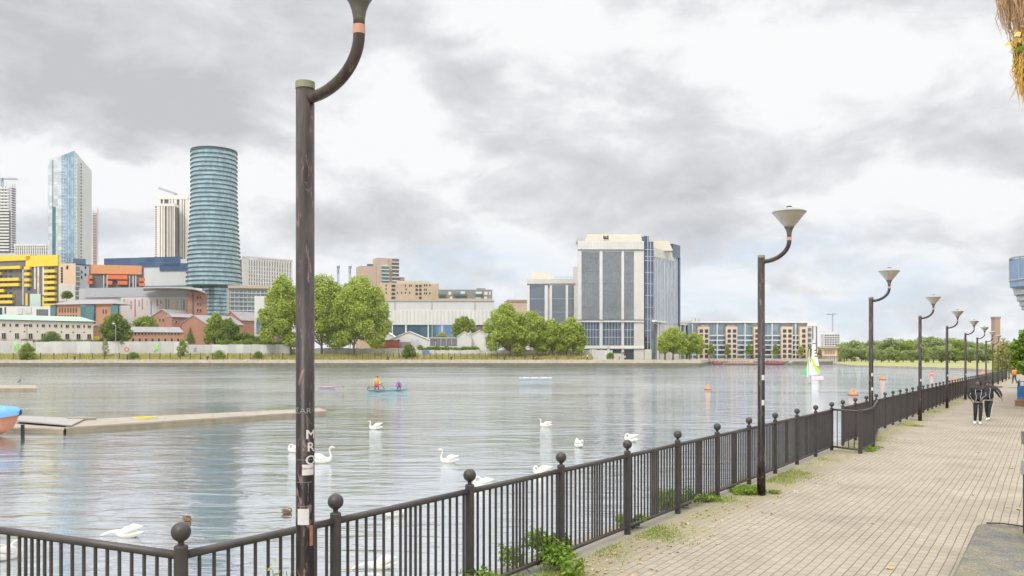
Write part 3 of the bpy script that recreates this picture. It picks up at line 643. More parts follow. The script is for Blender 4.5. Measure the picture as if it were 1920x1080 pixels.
# --- gabled brick houses
def gable(name, label, xl, xr, yeave, ypeak, Y, depth, rx=None, wins=(), ybase=670):
    """gable end facing the dock, ridge running away and to the right (rx = px shift of far end)"""
    r = empty(name, (X((xl+xr)/2, Y), Y, .1), label, 'house', 'brick gabled houses behind the hoarding')
    a, b, c = X(xl, Y), X(xr, Y), X((xl+xr)/2, Y); ze, zp = Z(yeave, Y), Z(ypeak, Y); sx = rx or 0
    m = MB(); pf = [(a, Y, 0), (b, Y, 0), (b, Y, ze), (c, Y, zp), (a, Y, ze)]; pb = [(x_+sx, Y+depth, z_) for x_, _, z_ in pf]
    m.add(pf+pb, [(0, 1, 2, 3, 4), (9, 8, 7, 6, 5), (1, 6, 7, 2), (0, 4, 9, 5)]); m.build('wall', brick, r)
    m = MB(); t = .35
    for (p, q_) in ((4, 3), (3, 2)):
        e = (Vector(pf[p])-Vector(pf[q_])).normalized()*.6
        lo, hi = (Vector(pf[4])+e if p == 4 else Vector(pf[3])), (Vector(pf[3]) if p == 4 else Vector(pf[2])-e)
        dv_ = Vector((sx, depth, 0)); dn_ = dv_.normalized()*.4
        m.hexa([lo-dn_, hi-dn_, hi+dv_, lo+dv_, lo-dn_+Vector((0, 0, t)), hi-dn_+Vector((0, 0, t)), hi+dv_+Vector((0, 0, t)), lo+dv_+Vector((0, 0, t))])
    m.build('roof', slate, r)
    if wins: windows(r, Fac(xl, Y, xr, Y), wins, .9, 1.1, G_dark, white)
    return r
gable('brick_house', 'large brick gabled house, leftmost of the three, below the striped hall', 285, 324, 594, 581, 392, 16, 9, [(300, 600), (306, 600)])
f = Fac(322, 385, 366, 392); r = building('brick_house', 'brick side range with two small windows between two tall gables', 'house', f, 595, brick, 8, group='brick gabled houses behind the hoarding')
windows(r, f, [(330, 604), (344, 604)], .9, 1.2, G_dark, white)
z_ = Z(595, 388); MB().hexa([(*(p.xy), z_) for p in (f.A+f.n*.6, f.B+f.n*.6, f.B-f.n*8, f.A-f.n*8)]+[(*(p.xy), z_+1.9+.01*i) for i, p in enumerate((f.A-f.n*4, f.B-f.n*4, f.B-f.n*5, f.A-f.n*5))]).build('roof', slate, r)
gable('brick_house', 'brick gabled house with roof falling to the right, behind the green trees', 341, 386, 607, 592, 374, 14, 12)
gable('brick_house', 'brick gabled house right of the green trees at foot of the round tower', 416, 452, 600, 585, 392, 16, 12, [(437, 606), (442, 606)])
f = Fac(450, 392, 480, 400); r = building('brick_house', 'low brick range with small windows left of the white annexe', 'house', f, 599, brick, 8, group='brick gabled houses behind the hoarding')
windows(r, f, [(457, 608), (463, 608), (471, 608)], .8, 1.1, G_dark, white)
f = Fac(240, 352, 344, 358)
r = building('brick_terrace', 'low brick terrace with grey pitched roof just behind the hoarding', 'house', f, 622, brick2, 7)
z_ = Z(623, 355); MB().hexa([(*(p.xy), z_) for p in (f.A+f.n*.6, f.B+f.n*.6, f.B-f.n*7.6, f.A-f.n*7.6)]+[(*(p.xy), z_+2.3+.01*i) for i, p in enumerate((f.A-f.n*3+f.u, f.B-f.n*3-f.u*2, f.B-f.n*4-f.u*2, f.A-f.n*4+f.u))]).build('roof', slate, r)
windows(r, f, [(248+i*6.2, 626) for i in range(15)], .8, .8, G_dark, white); windows(r, f, [(250+i*12, 638) for i in range(8)], 1, 1.6, G_dark, white)
# white annexe with blue window
f = Fac(477, 350, 512, 352)
r = building('white_annexe', 'white cube shaped building with a blue window left of the big trees', 'building', f, 555, white, 9)
part(r, f, 'window', G_blue, [(480.5, 603, 496, 625)], 0, .3); part(r, f, 'window', G_dark, [(500, 640, 509, 655)], 0, .3)
# --- beige apartment blocks
f = Fac(674, 640, 706, 645)
r = building('stepped_tower', 'stepped beige brick apartment tower with stacked balconies above the trees', 'apartment building', f, 499, sandb, 12)
pk = mat('pinkish_brick', (.50, .40, .33), .9, (.44, .34, .28), .3)
part(r, f, 'low_block', pk, [(674, 499, 706, 545)], 0, .3); part(r, f, 'plant_room', dgrey, [(691, 494.5, 701, 499)], -6, -2)
part(r, f, 'tall_block', sandb, [(706, 484, 748, 545)], -12, 0); part(r, f, 'tall_front', pk, [(706, 484, 727, 545)], 0, 1.2); part(r, f, 'step_block', dgrey, [(748, 520, 758.5, 545)], -8, 0)
windows(r, f, [(689+k*4, 503+i*6.6) for i in range(5) for k in (0, 1)]+[(722+k*5, 488+i*6.6) for i in range(1) for k in (-2, -1, 0)], 1.3, 1.6, G_dark)
for i in range(5): part(r, f, 'balcony', G_teal, [(715, 500.5+i*6.7, 728, 504.5+i*6.7)], 1.2, 2.4); part(r, f, 'balcony_slab', white, [(714.5, 498.3+i*6.7, 728.5, 500+i*6.7), ], 1.2, 2.6)
for i in range(6): part(r, f, 'balcony', dgrey, [(735, 486+i*7, 747.5, 491+i*7)], .1, 1.3); part(r, f, 'balcony_slab', white, [(734.5, 491+i*7, 748, 492.7+i*7)], .1, 1.8)
for i in range(3): part(r, f, 'balcony_slab', white, [(749, 523+i*7, 758.5, 524.2+i*7)], .1, 1)
f = Fac(712, 600, 823, 610)
r = building('beige_block', 'beige brick apartment block with square dark windows above the white hall', 'apartment building', f, 530, sandb, 12)
part(r, f, 'balcony_recess', G_dark, [(x_, y_, x_+w_, y_+4) for x_, w_, n0 in ((734, 7, 4), (779, 4.5, 3), (785.8, 4.5, 4)) for y_ in [534+7.4*i for i in range(n0)]], 0, .25)
windows(r, f, [(724, 535), (724, 542), (724, 549), (760, 535.5), (768, 535.5), (771, 535.5), (761.5, 542.5), (760, 549), (796, 535), (799.5, 535), (796, 543), (799.5, 543), (796, 550), (799.5, 550), (806, 550), (768, 549), (745, 549), (753, 549), (806, 535)], .8, 1.4, G_dark)
part(r, f, 'parapet', mat('cream_cap', (.58, .52, .44), .8), [(746, 526, 806, 531)], -8, -2)
f = Fac(822, 590, 923, 590)
r = building('slate_block', 'low dark slate clad apartment block with glass balconies above the white hall', 'apartment building', f, 543, mat('slate_clad', (.24, .24, .22), .8, (.2, .2, .18), .3), 10)
part(r, f, 'plinth', pk, [(822, 560, 924, 568)], -1, .4); part(r, f, 'roof_box', slate, [(893, 540, 910, 543.5)], -6, -1)
part(r, f, 'window', white, [(841, 547, 846, 553), (864, 546.5, 872, 553), (892, 547, 903, 553), (908, 547, 914, 553), (917, 547, 920, 553), (844, 556.5, 848, 560), (892, 556.5, 902, 560), (908, 556.5, 913, 560)], 0, .25)
for a, b in ((822, 836), (850, 875), (891, 905)): part(r, f, 'balcony', G_teal, [(a, 551, b, 554.5)], .25, 1.6)
# --- long white hall
f = Fac(716, 430, 927, 430)
r = building('exhibition_hall', 'long white ribbed hall with grey upper cladding and blue glass base', 'warehouse', f, 563, lgrey, 16)
part(r, f, 'ribbed_wall', white, [(720, 582, 927, 608)], 0, .6)
part(r, f, 'rib', lgrey, [(726+i*7.1, 582.5, 728+i*7.1+(i % 3)*.6, 607, .6, .75) for i in range(28)])
part(r, f, 'panel_joint', grey, [(739, 565, 742, 582, .02, .2), (808, 565, 811, 582, .02, .2), (889, 565, 892, 582, .02, .2), (716, 563, 927, 564.5, .1, .5)])
part(r, f, 'window', G_blue, [(727, 609, 870, 632)], 0, .3); part(r, f, 'window', dgrey, [(893, 610, 905, 622)], 0, .3)
part(r, f, 'column', white, [(x_, 608, x_+w_, 634, .3, .8) for x_, w_ in ((735, 2), (760, 3), (802, 2.4), (828, 2), (810, .8))]); part(r, f, 'sill', lgrey, [(720, 607.5, 927, 609.2)], .1, 1)
f = Fac(945, 480, 990, 480)
r = building('brick_rooftop', 'distant brick rooftop showing just left of the office wing', 'building', f, 564, pk, 8)
part(r, f, 'roof', mat('brown_roof', (.36, .26, .20), .9), [(950, 562, 988, 566)], -6, .5)
# --- sheds and containers
def shed(label, xl, xr, ye, yp, Y, m, depth=7, name='white_shed'):
    r = empty(name, (X((xl+xr)/2, Y), Y, .1), label, 'shed', 'low sheds behind the hoarding')
    a, b, c = X(xl, Y), X(xr, Y), X((xl+xr)/2, Y); ze, zp = Z(ye, Y), Z(yp, Y)
    pf = [(a, Y, 0), (b, Y, 0), (b, Y, ze), (c, Y, zp), (a, Y, ze)]
    MB().add(pf+[(x_, Y+depth, z_) for x_, _, z_ in pf], [(0, 1, 2, 3, 4), (9, 8, 7, 6, 5), (1, 6, 7, 2), (0, 4, 9, 5)]).build('wall', m, r)
    m2 = MB()
    for lo, hi in ((Vector(pf[4]), Vector(pf[3])), (Vector(pf[3]), Vector(pf[2]))):
        u = Vector((0, 0, .25)); d_ = Vector((0, depth, 0)); g_ = Vector((0, -.4, 0)); m2.hexa([lo+g_, hi+g_, hi+d_, lo+d_, lo+g_+u, hi+g_+u, hi+d_+u, lo+d_+u])
    m2.build('roof', mat('shed_roof', (.74, .72, .68), .8), r); return r
r = shed('white low gabled shed directly right of the red container', 728, 806, 638, 622, 352, white); part(r, Fac(728, 352, 806), 'door', lgrey, [(770, 636, 776, 648), (780, 636, 786, 648)], 0, .25)
shed('small white canopy roofed shed between big tree and red container', 714, 742, 634, 624, 362, lgrey)
shed('white shed with blue gable mark right of the dark panels', 857, 884, 632, 622, 350, white)
r = shed('white gabled shed beside the mid trees with blue doorway', 882, 915, 629, 620, 354, white); part(r, Fac(882, 354, 915), 'blue_door', mat('blue_paint', (.10, .22, .50), .6), [(876, 630, 882, 650)], -1, .3)
shed('small white shed at the foot of the office wing', 1040, 1100, 662, 658, 342, white)
def container(label, xl, xr, y0, y1, Y, m, name='container'):
    r = empty(name, (X((xl+xr)/2, Y), Y, .1), label, 'container'); f = Fac(xl, Y, xr, Y)
    part(r, f, 'body', m, [(xl, y0, xr, y1)], -2.5, 0); n_ = int((xr-xl)/2.4)
    part(r, f, 'corrugation', m, [(xl+i*(xr-xl)/n_, y0+.8, xl+(i+.5)*(xr-xl)/n_, y1, 0, .12) for i in range(n_)]); part(r, f, 'rail', dgrey, [(xl, y0-.5, xr, y0+.5)], -2.6, .15); return r
container('long rusty red shipping container behind the hoarding', 697, 748, 638, 672, 345, mat('red_container', (.52, .15, .10), .8, (.42, .13, .09), .5))
r = container('row of dark grey mesh panels on the white sheds', 806, 857, 635, 672, 343, mat('mesh_grey', (.22, .21, .23), .8)); part(r, Fac(806, 343, 857), 'frame', lgrey, [(806+i*10.2, 634, 806.8+i*10.2, 650) for i in range(6)]+[(806, 633, 857, 634.5), (806, 649, 857, 652)], .1, .3)
f = Fac(748, 346, 770, 346)
r = building('brown_hut', 'small brown hut with sloping side right of the red container', 'shed', f, 641, mat('hut_brown', (.38, .30, .25), .9), 5)
part(r, f, 'door', slate, [(752, 642, 763, 655)], 0, .2)
# --- apartments across the inner basin
Ya = 386
f = Fac(1303, Ya, 1531, Ya)
r = building('waterside_apartments', 'long row of sand brick and blue glass apartments on the far quay', 'apartment building', f, 606, mat('apartment_grey', (.42, .46, .50), .7), 12)
part(r, f, 'cornice', white, [(1296, 602.3, 1512, 605.6), (1512, 604, 1530, 612)], -10, 1.5)
ag = glassmat('apartment_glass', (.24, .32, .37), .1, .5, .05, cell=(2.2, 3.2))
for a, b in ((1306, 1327), (1358, 1379), (1410, 1429), (1461, 1482), (1495, 1510)): 
    p_ = part(r, f, 'brick_bay', mat('bay_brick', (.60, .47, .34), .85, (.54, .42, .31), .2), [(a, 613, b, 682)], 0, 3.2)
    windows(r, f, [(a+(b-a)*k, 621+i*9.4) for i in range(6) for k in ((.28, .75) if b-a > 16 else (.5,))], 1.5, 1.5, G_dark)
for o in r.children:
    if o.name.startswith('window'): o.location.y -= 3.2
for a, b in ((1289, 1304), (1328, 1357), (1380, 1409), (1430, 1460), (1483, 1495)):
    part(r, f, 'glazing', ag, [(a, 607, b, 681)], 0, .6)
    for y_ in (628, 637, 646, 655, 664, 672): part(r, f, 'balcony', lgrey, [(a, y_, b, y_+2.2)], .6, 2.2)
    part(r, f, 'mullion', white, [((a+b)/2-.6, 607, (a+b)/2+.6, 681)], .6, 2.5)
part(r, f, 'end_bay', white, [(1511, 610, 1531, 681)], -3, 1.2)
for i in range(6): part(r, f, 'balcony', dgrey, [(1512, 615+i*10, 1519, 621+i*10)], 1.2, 1.6)
part(r, f, 'dark_strip', dgrey, [(1521, 612, 1523, 680), (1528, 612, 1530, 680)], 1.2, 1.4)
part(r, f, 'roof_terrace', slate, [(1312, 609, 1326, 613), (1361, 609.5, 1376, 613), (1462, 611, 1470, 617)], 1, 2)
f = Fac(1262, 410, 1306, 410)
r = building('white_roof_building', 'white building with rooftop flues between the office block and apartments', 'building', f, 604, lgrey, 10)
part(r, f, 'flue', white, [(1298, 595, 1302, 604), (1304.5, 595, 1308, 604), (1311, 597, 1312, 604)], -2, .5); part(r, f, 'upper_floor', white, [(1276, 600, 1296, 605)], -6, .3)
part(r, f, 'window', G_blue, [(1291, 606, 1304, 625)], 0, .3)
f = Fac(1533, 392, 1570, 396)
r = building('beige_pavilion', 'beige flat roofed pavilion on columns right of the apartments', 'building', f, 651, peach, 9)
part(r, f, 'roof_edge', mat('cream_edge', (.72, .62, .50), .8), [(1532, 650, 1571, 652), (1532, 666, 1571, 668)], -.5, 1)
windows(r, f, [(1548+i*5, 660) for i in range(4)], 1.1, 1.8, mat('warm_pane', (.42, .33, .24), .4))
part(r, f, 'column', white, [(1540+i*4, 668, 1541.2+i*4, 681) for i in range(7)], .2, .8)
r = empty('concrete_frame_building', (X(1559, 900), 900, .1), 'distant concrete building frame under a thin crane, above the park trees', 'building')
f = Fac(1544, 900, 1576, 900); cm = mat('far_frame', (.72, .73, .75), .9)
part(r, f, 'floor_slab', cm, [(1544, 626+i*4.2, 1575, 627.4+i*4.2) for i in range(8)]+[(1549, 622, 1568, 626)], -10, 0)
part(r, f, 'column', cm, [(1545+i*4.8, 626, 1546+i*4.8, 664) for i in range(7)], -9, .5)
crane('thin pale tower crane standing over the distant concrete frame', 1561, 592, 910, ((1550, 590.5), (1568, 589.5)), th=.45)
crane('left of two dark dockside cranes showing above the large trees', 634, 503, 700, ((634, 512), (637, 499)), 'dock_crane', .8)
crane('right of two dark dockside cranes showing above the large trees', 656, 503, 700, ((656, 512), (659, 499)), 'dock_crane', .8)
r = empty('chimney', (X(1870, 420), 420, -1), 'tall brown brick chimney beyond the park trees', 'chimney')
MB().prism([(X(1864.8, 420), 420), (X(1875.6, 420), 420), (X(1875.6, 420), 423), (X(1864.8, 420), 423)], -1.2, Z(595, 420)).build('shaft', mat('chimney_brick', (.42, .29, .23), .9, (.34, .23, .18), .3), r)
MB().prism([(X(1864, 420), 419.8), (X(1876.4, 420), 419.8), (X(1876.4, 420), 423.2), (X(1864, 420), 423.2)], Z(597, 420), Z(593.6, 420)).build('cap', mat('chimney_cap', (.36, .28, .24), .9), r)
# --- balcony building beside the promenade (only its balconies reach into view)
r = empty('promenade_flats', P(45, 6), 'brick flats with curved blue metal balconies at the right edge', 'apartment building')
m = MB(); a = [P(40, 1.6), P(75, 1.6), P(75, 14), P(40, 14)]; m.prism([(p.x, p.y) for p in a], -1.2, 12); m.build('wall', brick, r)
bl = mat('blue_balcony', (.15, .23, .34), .5, (.22, .31, .43), 2); gm = mat('balcony_mesh', (.30, .35, .40), .5)
wb = mat('blue_white', (.33, .36, .39), .6)
for i in range(5):
    s_ = 45.5+i*5.9; zc = 5.5
    m = MB(); n_ = 12
    pts = [(math.cos(math.pi*k/n_), math.sin(math.pi*k/n_)) for k in range(n_+1)]
    base_ = [P(s_-1.9*c_, 1.6-2.95*si_) for c_, si_ in pts]; base_ = [(p.x, p.y) for p in base_]
    MB().prism(base_, 5.35, 5.62).build('balcony_floor', wb if i else bl, r)
    m = MB()
    for (x0_, y0_), (x1_, y1_) in zip(base_, base_[1:]):
        nx, ny = y1_-y0_, x0_-x1_; L_ = math.hypot(nx, ny)*25
        m.hexa([(x0_, y0_, 5.72), (x1_, y1_, 5.72), (x1_+nx/L_, y1_+ny/L_, 5.72), (x0_+nx/L_, y0_+ny/L_, 5.72), (x0_, y0_, 6.6), (x1_, y1_, 6.6), (x1_+nx/L_, y1_+ny/L_, 6.6), (x0_+nx/L_, y0_+ny/L_, 6.6)])
    pn = m.build('balcony_panel', bl if i == 0 else gm, r)
    m = MB()
    for h_ in (5.66, 6.68): m.tube([(x_, y_, h_) for x_, y_ in base_], .05, 6)
    for x_, y_ in base_[::2]: m.tube([(x_, y_, 5.6), (x_, y_, 6.7)], .04, 5)
    m.build('balcony_rail', wb, r)
# ================================================================ RAILINGS
iron = mat('railing_paint', (.036, .032, .031), .5, (.062, .056, .054), 9, bump=.15, mixamt=.5)
iron2 = mat('railing_tube', (.042, .037, .036), .45, (.074, .066, .063), 5, bump=.1)
FL = -4.69
def fs(v): return (8848*v-2.48)/DC
v0 = [.0006173]+[.000752+.0001755*i for i in range(11)]+[.002520]
runA = [fs(v) for v in v0[:-1]]; runA[-1] = runA[-1]
runB = [fs(.002646+.0001755*i) for i in range(66)]
US = [.075, .133, .193, .252, .312, .373, .432, .470, .507, .545, .583, .645, .705, .765, .825, .885, .945]
def mk_post():
    r = MB().lathe([(.044, -.02), (.044, 1.095), (.040, 1.105), (.020, 1.11), (.020, 1.13), (.028, 1.138)], 14).build('post', iron)
    MB().sphere((0, 0, 1.192), .0625, 18, 12).build('ball_finial', iron, r, smooth=True)
    return r
post0 = mk_post(); used = [0]
def post(root, loc, lab=None):
    o = post0 if not used[0] else copy_tree(post0); used[0] = 1
    o.parent = root; o.location = Vector(loc)-OFF[root.name]; return o
def panel(root, p0, p1, us=US, y0=.13, r=.0128, name='balusters'):
    """top rail, bottom rail and the bars between two posts"""
    p0, p1 = Vector(p0), Vector(p1); d = (p1-p0).normalized(); a, b = p0+d*.03, p1-d*.03
    n_ = 10 if p0.y < 25 else 6
    MB().tube([a+Vector((0, 0, 1.04)), b+Vector((0, 0, 1.04))], .028, n_).build('top_rail', iron2, root, smooth=True)
    MB().tube([a+Vector((0, 0, .10)), b+Vector((0, 0, .10))], .026, n_).build('bottom_rail', iron2, root, smooth=True)
    m = MB()
    for u in us:
        q_ = p0.lerp(p1, u); m.tube([q_+Vector((0, 0, y0-.03)), q_+Vector((0, 0, 1.03))], r, 8 if p0.y < 20 else 4, False)
    m.build(name, iron2, root, smooth=p0.y < 20)
ra = empty('railing', P(runA[0], FL), 'near run of dark railing with ball topped posts, corner post to gate bay', 'railing')
for s_ in runA: post(ra, P(s_, FL))
for i, (a, b) in enumerate(zip(runA, runA[1:])):
    panel(ra, P(a, FL), P(b, FL), [(.1+.083*k) for k in range(11)] if i == 0 else US)
rb = empty('railing', P(runB[0], FL), 'long far run of dark ball topped railing stretching beyond the gate bay', 'railing')
for s_ in runB: post(rb, P(s_, FL))
for a, b in zip(runB, runB[1:]): panel(rb, P(a, FL), P(b, FL), US if a < 60 else US[::2], r=.0128 if a < 60 else .02)
rl = empty('railing', P(runA[0], FL)+Vector((-1.8, .87, 0)), 'short run of dark railing turning left from the corner post', 'railing')
dl = Vector((-.9, .434, 0)); cp = P(runA[0], FL)
for i in range(1, 3): post(rl, cp+dl*2.45*i)
for i in range(2): panel(rl, cp+dl*2.45*i, cp+dl*2.45*(i+1), [.04+.0475*k for k in range(10)]+[.51+.028*k for k in range(6)]+[.70+.048*k for k in range(6)])
# gate bay: a low railed box standing out over the paving
gb, Yb = onpath(1613, 851); gc, Yc = onpath(1637, 838)
g0 = P(runA[-1], FL)
rg = empty('gate_railing', gb, 'railed bay standing out from the gap in the railing beside the third lamp post', 'railing')
gB, gC, gA2 = Vector(gb), Vector(gc), P(runB[3], FL)
for p_ in (gB, gC): MB().lathe([(.05, 0), (.05, 1.1), (.0, 1.115)], 12, tuple(p_)).build('gate_post', iron, rg)
def plain(root, a, b, nb, h=1.06, low=.1):
    a, b = Vector(a), Vector(b)
    for z_ in (low, h): MB().tube([a+Vector((0, 0, z_)), b+Vector((0, 0, z_))], .027, 8).build('rail', iron2, root, smooth=True)
    m = MB()
    for k in range(1, nb): q_ = a.lerp(b, k/nb); m.tube([q_+Vector((0, 0, low)), q_+Vector((0, 0, h))], .0125, 6, False)
    m.build('balusters', iron2, root)
plain(rg, g0, gB, 5); plain(rg, gB, gC, 22); plain(rg, gC, P(runB[3], FL+.05), 8)

# ================================================================ LAMP POSTS
def lampmat():
    m = bpy.data.materials.new('lamp_paint'); m.use_nodes = True; t = NT(m.node_tree); b = t.n['Principled BSDF']
    co = t.node('ShaderNodeTexCoord').outputs['Object']; wp = t.node('ShaderNodeNewGeometry').outputs['Position']
    n1 = noise(t, t.vm('MULTIPLY', wp, (7, 7, 1.1)), 1.5, 7, .7, .3); n2 = noise(t, t.vm('MULTIPLY', wp, (14, 14, 3.2)), 1.6, 6, .75, .8); n3 = noise(t, t.vm('MULTIPLY', wp, (60, 60, 5)), 1.0, 4, .7)
    hgt = t.node('ShaderNodeSeparateXYZ', {0: co}).outputs[2]
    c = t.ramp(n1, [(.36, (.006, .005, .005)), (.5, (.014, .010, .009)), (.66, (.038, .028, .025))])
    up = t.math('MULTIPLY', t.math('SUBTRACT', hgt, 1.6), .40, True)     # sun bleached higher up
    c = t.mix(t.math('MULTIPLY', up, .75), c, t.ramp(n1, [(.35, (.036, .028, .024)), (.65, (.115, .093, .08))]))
    c = t.mix(t.ramp(n2, [(.565, 0.0), (.62, .9)]), c, (.19, .115, .095))
    c = t.mix(t.ramp(n3, [(.68, 0.0), (.76, .8)]), c, (.45, .40, .36))
    t.l.new(c, b.inputs['Base Color']); b.inputs['Roughness'].default_value = .38; b.inputs['Specular IOR Level'].default_value = .28
    bp = t.node('ShaderNodeBump', {'Strength': .3, 'Distance': .004, 'Height': n2}); t.l.new(bp.outputs[0], b.inputs['Normal'])
    return m
lm = lampmat(); LH = 4.12
copper = mat('copper_band', (.62, .33, .24), .45, (.50, .27, .2), 8); moss = mat('moss_cap', (.22, .24, .12), .9, (.30, .30, .22), 20)
darkcup = mat('lamp_cup', (.07, .068, .06), .5, (.15, .14, .11), 12); lens = mat('lamp_cone', (.52, .48, .40), .3, (.38, .345, .275), 6, stretch=(1, 1, .3)); lid = mat('lamp_lid', (.36, .35, .34), .5, (.25, .25, .22), 7)
lens.node_tree.nodes['Principled BSDF'].inputs['Transmission Weight'].default_value = .06
def mk_lamp():
    r = empty('lamp_post', (0, 0, 0))
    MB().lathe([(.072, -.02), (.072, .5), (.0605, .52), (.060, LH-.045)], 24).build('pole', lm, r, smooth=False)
    for f_ in r.children[0].data.polygons: f_.use_smooth = len(f_.vertices) == 4
    MB().lathe([(.063, LH-.045), (.063, LH)], 24).build('pole_cap', moss, r)
    pts = []
    for i in range(15):
        a = math.pi/2*i/14; pts.append((.03+.44*math.sin(a), 0, LH-.11+.33*(1-math.cos(a))))
    pts.append((.47, 0, LH+.225))
    MB().tube(pts, [.037]*16, 14).build('arm', lm, r, smooth=True)
    MB().lathe([(.039, LH+.222), (.039, LH+.28)], 18, (.47, 0, 0)).build('band', copper, r)
    h = MB().lathe([(.036, LH+.28), (.037, LH+.32), (.046, LH+.37), (.062, LH+.415), (.084, LH+.45)], 24, (.47, 0, 0)).build('lamp_cup', darkcup, r, smooth=True)
    h = MB().lathe([(.082, LH+.451), (.258, LH+.672), (.274, LH+.688)], 32, (.47, 0, 0)).build('lamp_shade', lens, r, smooth=True)
    MB().lathe([(.275, LH+.684), (.281, LH+.702), (.262, LH+.717), (.12, LH+.762), (.05, LH+.782)], 32, (.47, 0, 0)).build('lid', lid, h, smooth=True)
    MB().lathe([(.045, LH+.780), (.045, LH+.80), (.0, LH+.805)], 14, (.47, 0, 0)).build('vent', black, h)
    return r
lamp0 = mk_lamp()
LV = [.000721, .001883, .003077, .00429, .00548, .00676]+[.00795+.0012*i for i in range(7)]
names = ['nearest and tallest lamp post with vertical letters and stickers, left of centre', 'second lamp post along the railing, standing against weeds', 'third lamp post along the railing, beside the gate bay',
         'fourth lamp post along the railing', 'fifth lamp post along the railing', 'sixth lamp post along the railing', 'seventh lamp post along the railing', 'eighth lamp post along the railing',
         'ninth lamp post along the railing', 'tenth lamp post along the railing', 'eleventh lamp post along the railing', 'twelfth lamp post along the railing', 'farthest lamp post at the end of the railing']
rzl = -TH
for i, v in enumerate(LV):
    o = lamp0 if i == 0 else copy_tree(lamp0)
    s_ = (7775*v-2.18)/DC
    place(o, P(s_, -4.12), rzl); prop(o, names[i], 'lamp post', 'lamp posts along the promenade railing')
    OFF[o.name] = Vector(o.location)
L1 = P((7775*LV[0]-2.18)/DC, -4.12)
# lettering and stickers wrapped on the nearest pole
def text_mesh(txt, size):
    cu = bpy.data.curves.new('t', 'FONT'); cu.body = txt; cu.size = size; cu.align_x = 'CENTER'; cu.resolution_u = 3; cu.offset = 0.0
    o = bpy.data.objects.new('t', cu); C.objects.link(o); dg = bpy.context.evaluated_depsgraph_get(); dg.update()
    me = bpy.data.meshes.new_from_object(o.evaluated_get(dg)); bpy.data.objects.remove(o); return me
def wrap_text(txt, size, h, ang, root, name, m, rad=.0612, bold=1.25):
    me = text_mesh(txt, size)
    import bmesh
    bm = bmesh.new(); bm.from_mesh(me); bmesh.ops.triangulate(bm, faces=bm.faces[:]); bmesh.ops.subdivide_edges(bm, edges=bm.edges[:], cuts=2, use_grid_fill=True); bm.to_mesh(me); bm.free()
    for v in me.vertices:
        a = ang+v.co.x*bold/rad; v.co = (rad*math.sin(a), -rad*math.cos(a), h+v.co.y)
    me.materials.clear(); me.materials.append(m); o = bpy.data.objects.new(name, me); C.objects.link(o); o.parent = root; return o
def wrap_patch(h0, h1, a0, a1, root, name, m, rad=.0610):
    n_ = 10; vs = []
    for i in range(n_+1):
        a = a0+(a1-a0)*i/n_
        for h_, rr in ((h0, rad), (h1, rad), (h1, rad-.004), (h0, rad-.004)): vs.append((rr*math.sin(a), -rr*math.cos(a), h_))
    me = bpy.data.meshes.new(name); me.from_pydata(vs, [], [(4*i+j, 4*i+4+j, 4*i+4+(j+1) % 4, 4*i+(j+1) % 4) for i in range(n_) for j in range(4)]); me.materials.append(m)
    o = bpy.data.objects.new(name, me); C.objects.link(o); o.parent = root; return o
wpaint = mat('white_marks', (.70, .68, .65), .7); paper = mat('sticker_paper', (.66, .64, .62), .7, (.55, .53, .52), 30)
yaw = math.atan2(L1.x, L1.y)*-1   # pole local frame is turned by rzl; angle towards the viewer
def la(px): # local angle on the pole for an image column, 571 being the axis
    w_ = math.asin(max(-.97, min(.97, (px-571)/17.2))); return w_+math.atan2(-L1.x, L1.y)*-1*-1-rzl if False else w_-math.atan2(L1.x, L1.y)*1-rzl*1
def lh(py): return Z(py, L1.y-.05)-L1.z
# local direction angle a -> (sin a, -cos a) ; rotate by rzl to world; the viewer direction is -(L1) normalised
va = math.atan2(-L1.x, L1.y)       # world angle of viewer as (sin, -cos)
def la(px): return math.asin(max(-.97, min(.97, (px-571)/17.2)))+va-rzl
for ch, py in (('M', 823), ('R', 846.5), ('O', 871)): o_ = wrap_text(ch, .085, lh(py), la(581), lamp0, 'letter', wpaint, .0615, 1.15); o_.data.materials[0] = wpaint; k_ = o_.copy(); C.objects.link(k_); k_.parent = lamp0; k_.rotation_euler = (0, 0, .05); k_.scale = (1.004, 1.004, 1)
wrap_text('ΣAR', .05, lh(775), la(566), lamp0, 'graffiti', mat('grey_marks', (.30, .30, .30), .8), .0614)
wrap_patch(lh(891), lh(871), la(565.5), la(586), lamp0, 'sticker', paper)
wrap_text('Not safe', .019, lh(880), la(576.5), lamp0, 'sticker_text', black, .0616)
wrap_patch(lh(984), lh(954), la(557.5), la(578), lamp0, 'sticker', paper)
wrap_patch(lh(1024), lh(986), la(579), la(585), lamp0, 'paint_loss', mat('raw_rust', (.40, .17, .10), .8, (.28, .11, .06), 25))
for py in (862, 904, 949): wrap_patch(lh(py+.6), lh(py-.4), la(556), la(583), lamp0, 'strap_mark', mat('strap', (.25, .23, .21), .6))
for k, (i, hs) in enumerate(((1, (1.98, 1.55)), (2, (1.9, 1.5)), (3, (2.9, 1.55)), (4, (1.6,)), (5, (1.5,)))):
    o = [q_ for q_ in C.objects if q_.get('label') == names[i]][0]; v_ = math.atan2(-o.location.x, o.location.y)-rzl
    for h_ in hs: wrap_patch(h_, h_+.09, v_+.1, v_+1.1, o, 'sticker', paper if h_ < 2.5 else mat('red_sticker', (.5, .15, .14), .7), .0613)

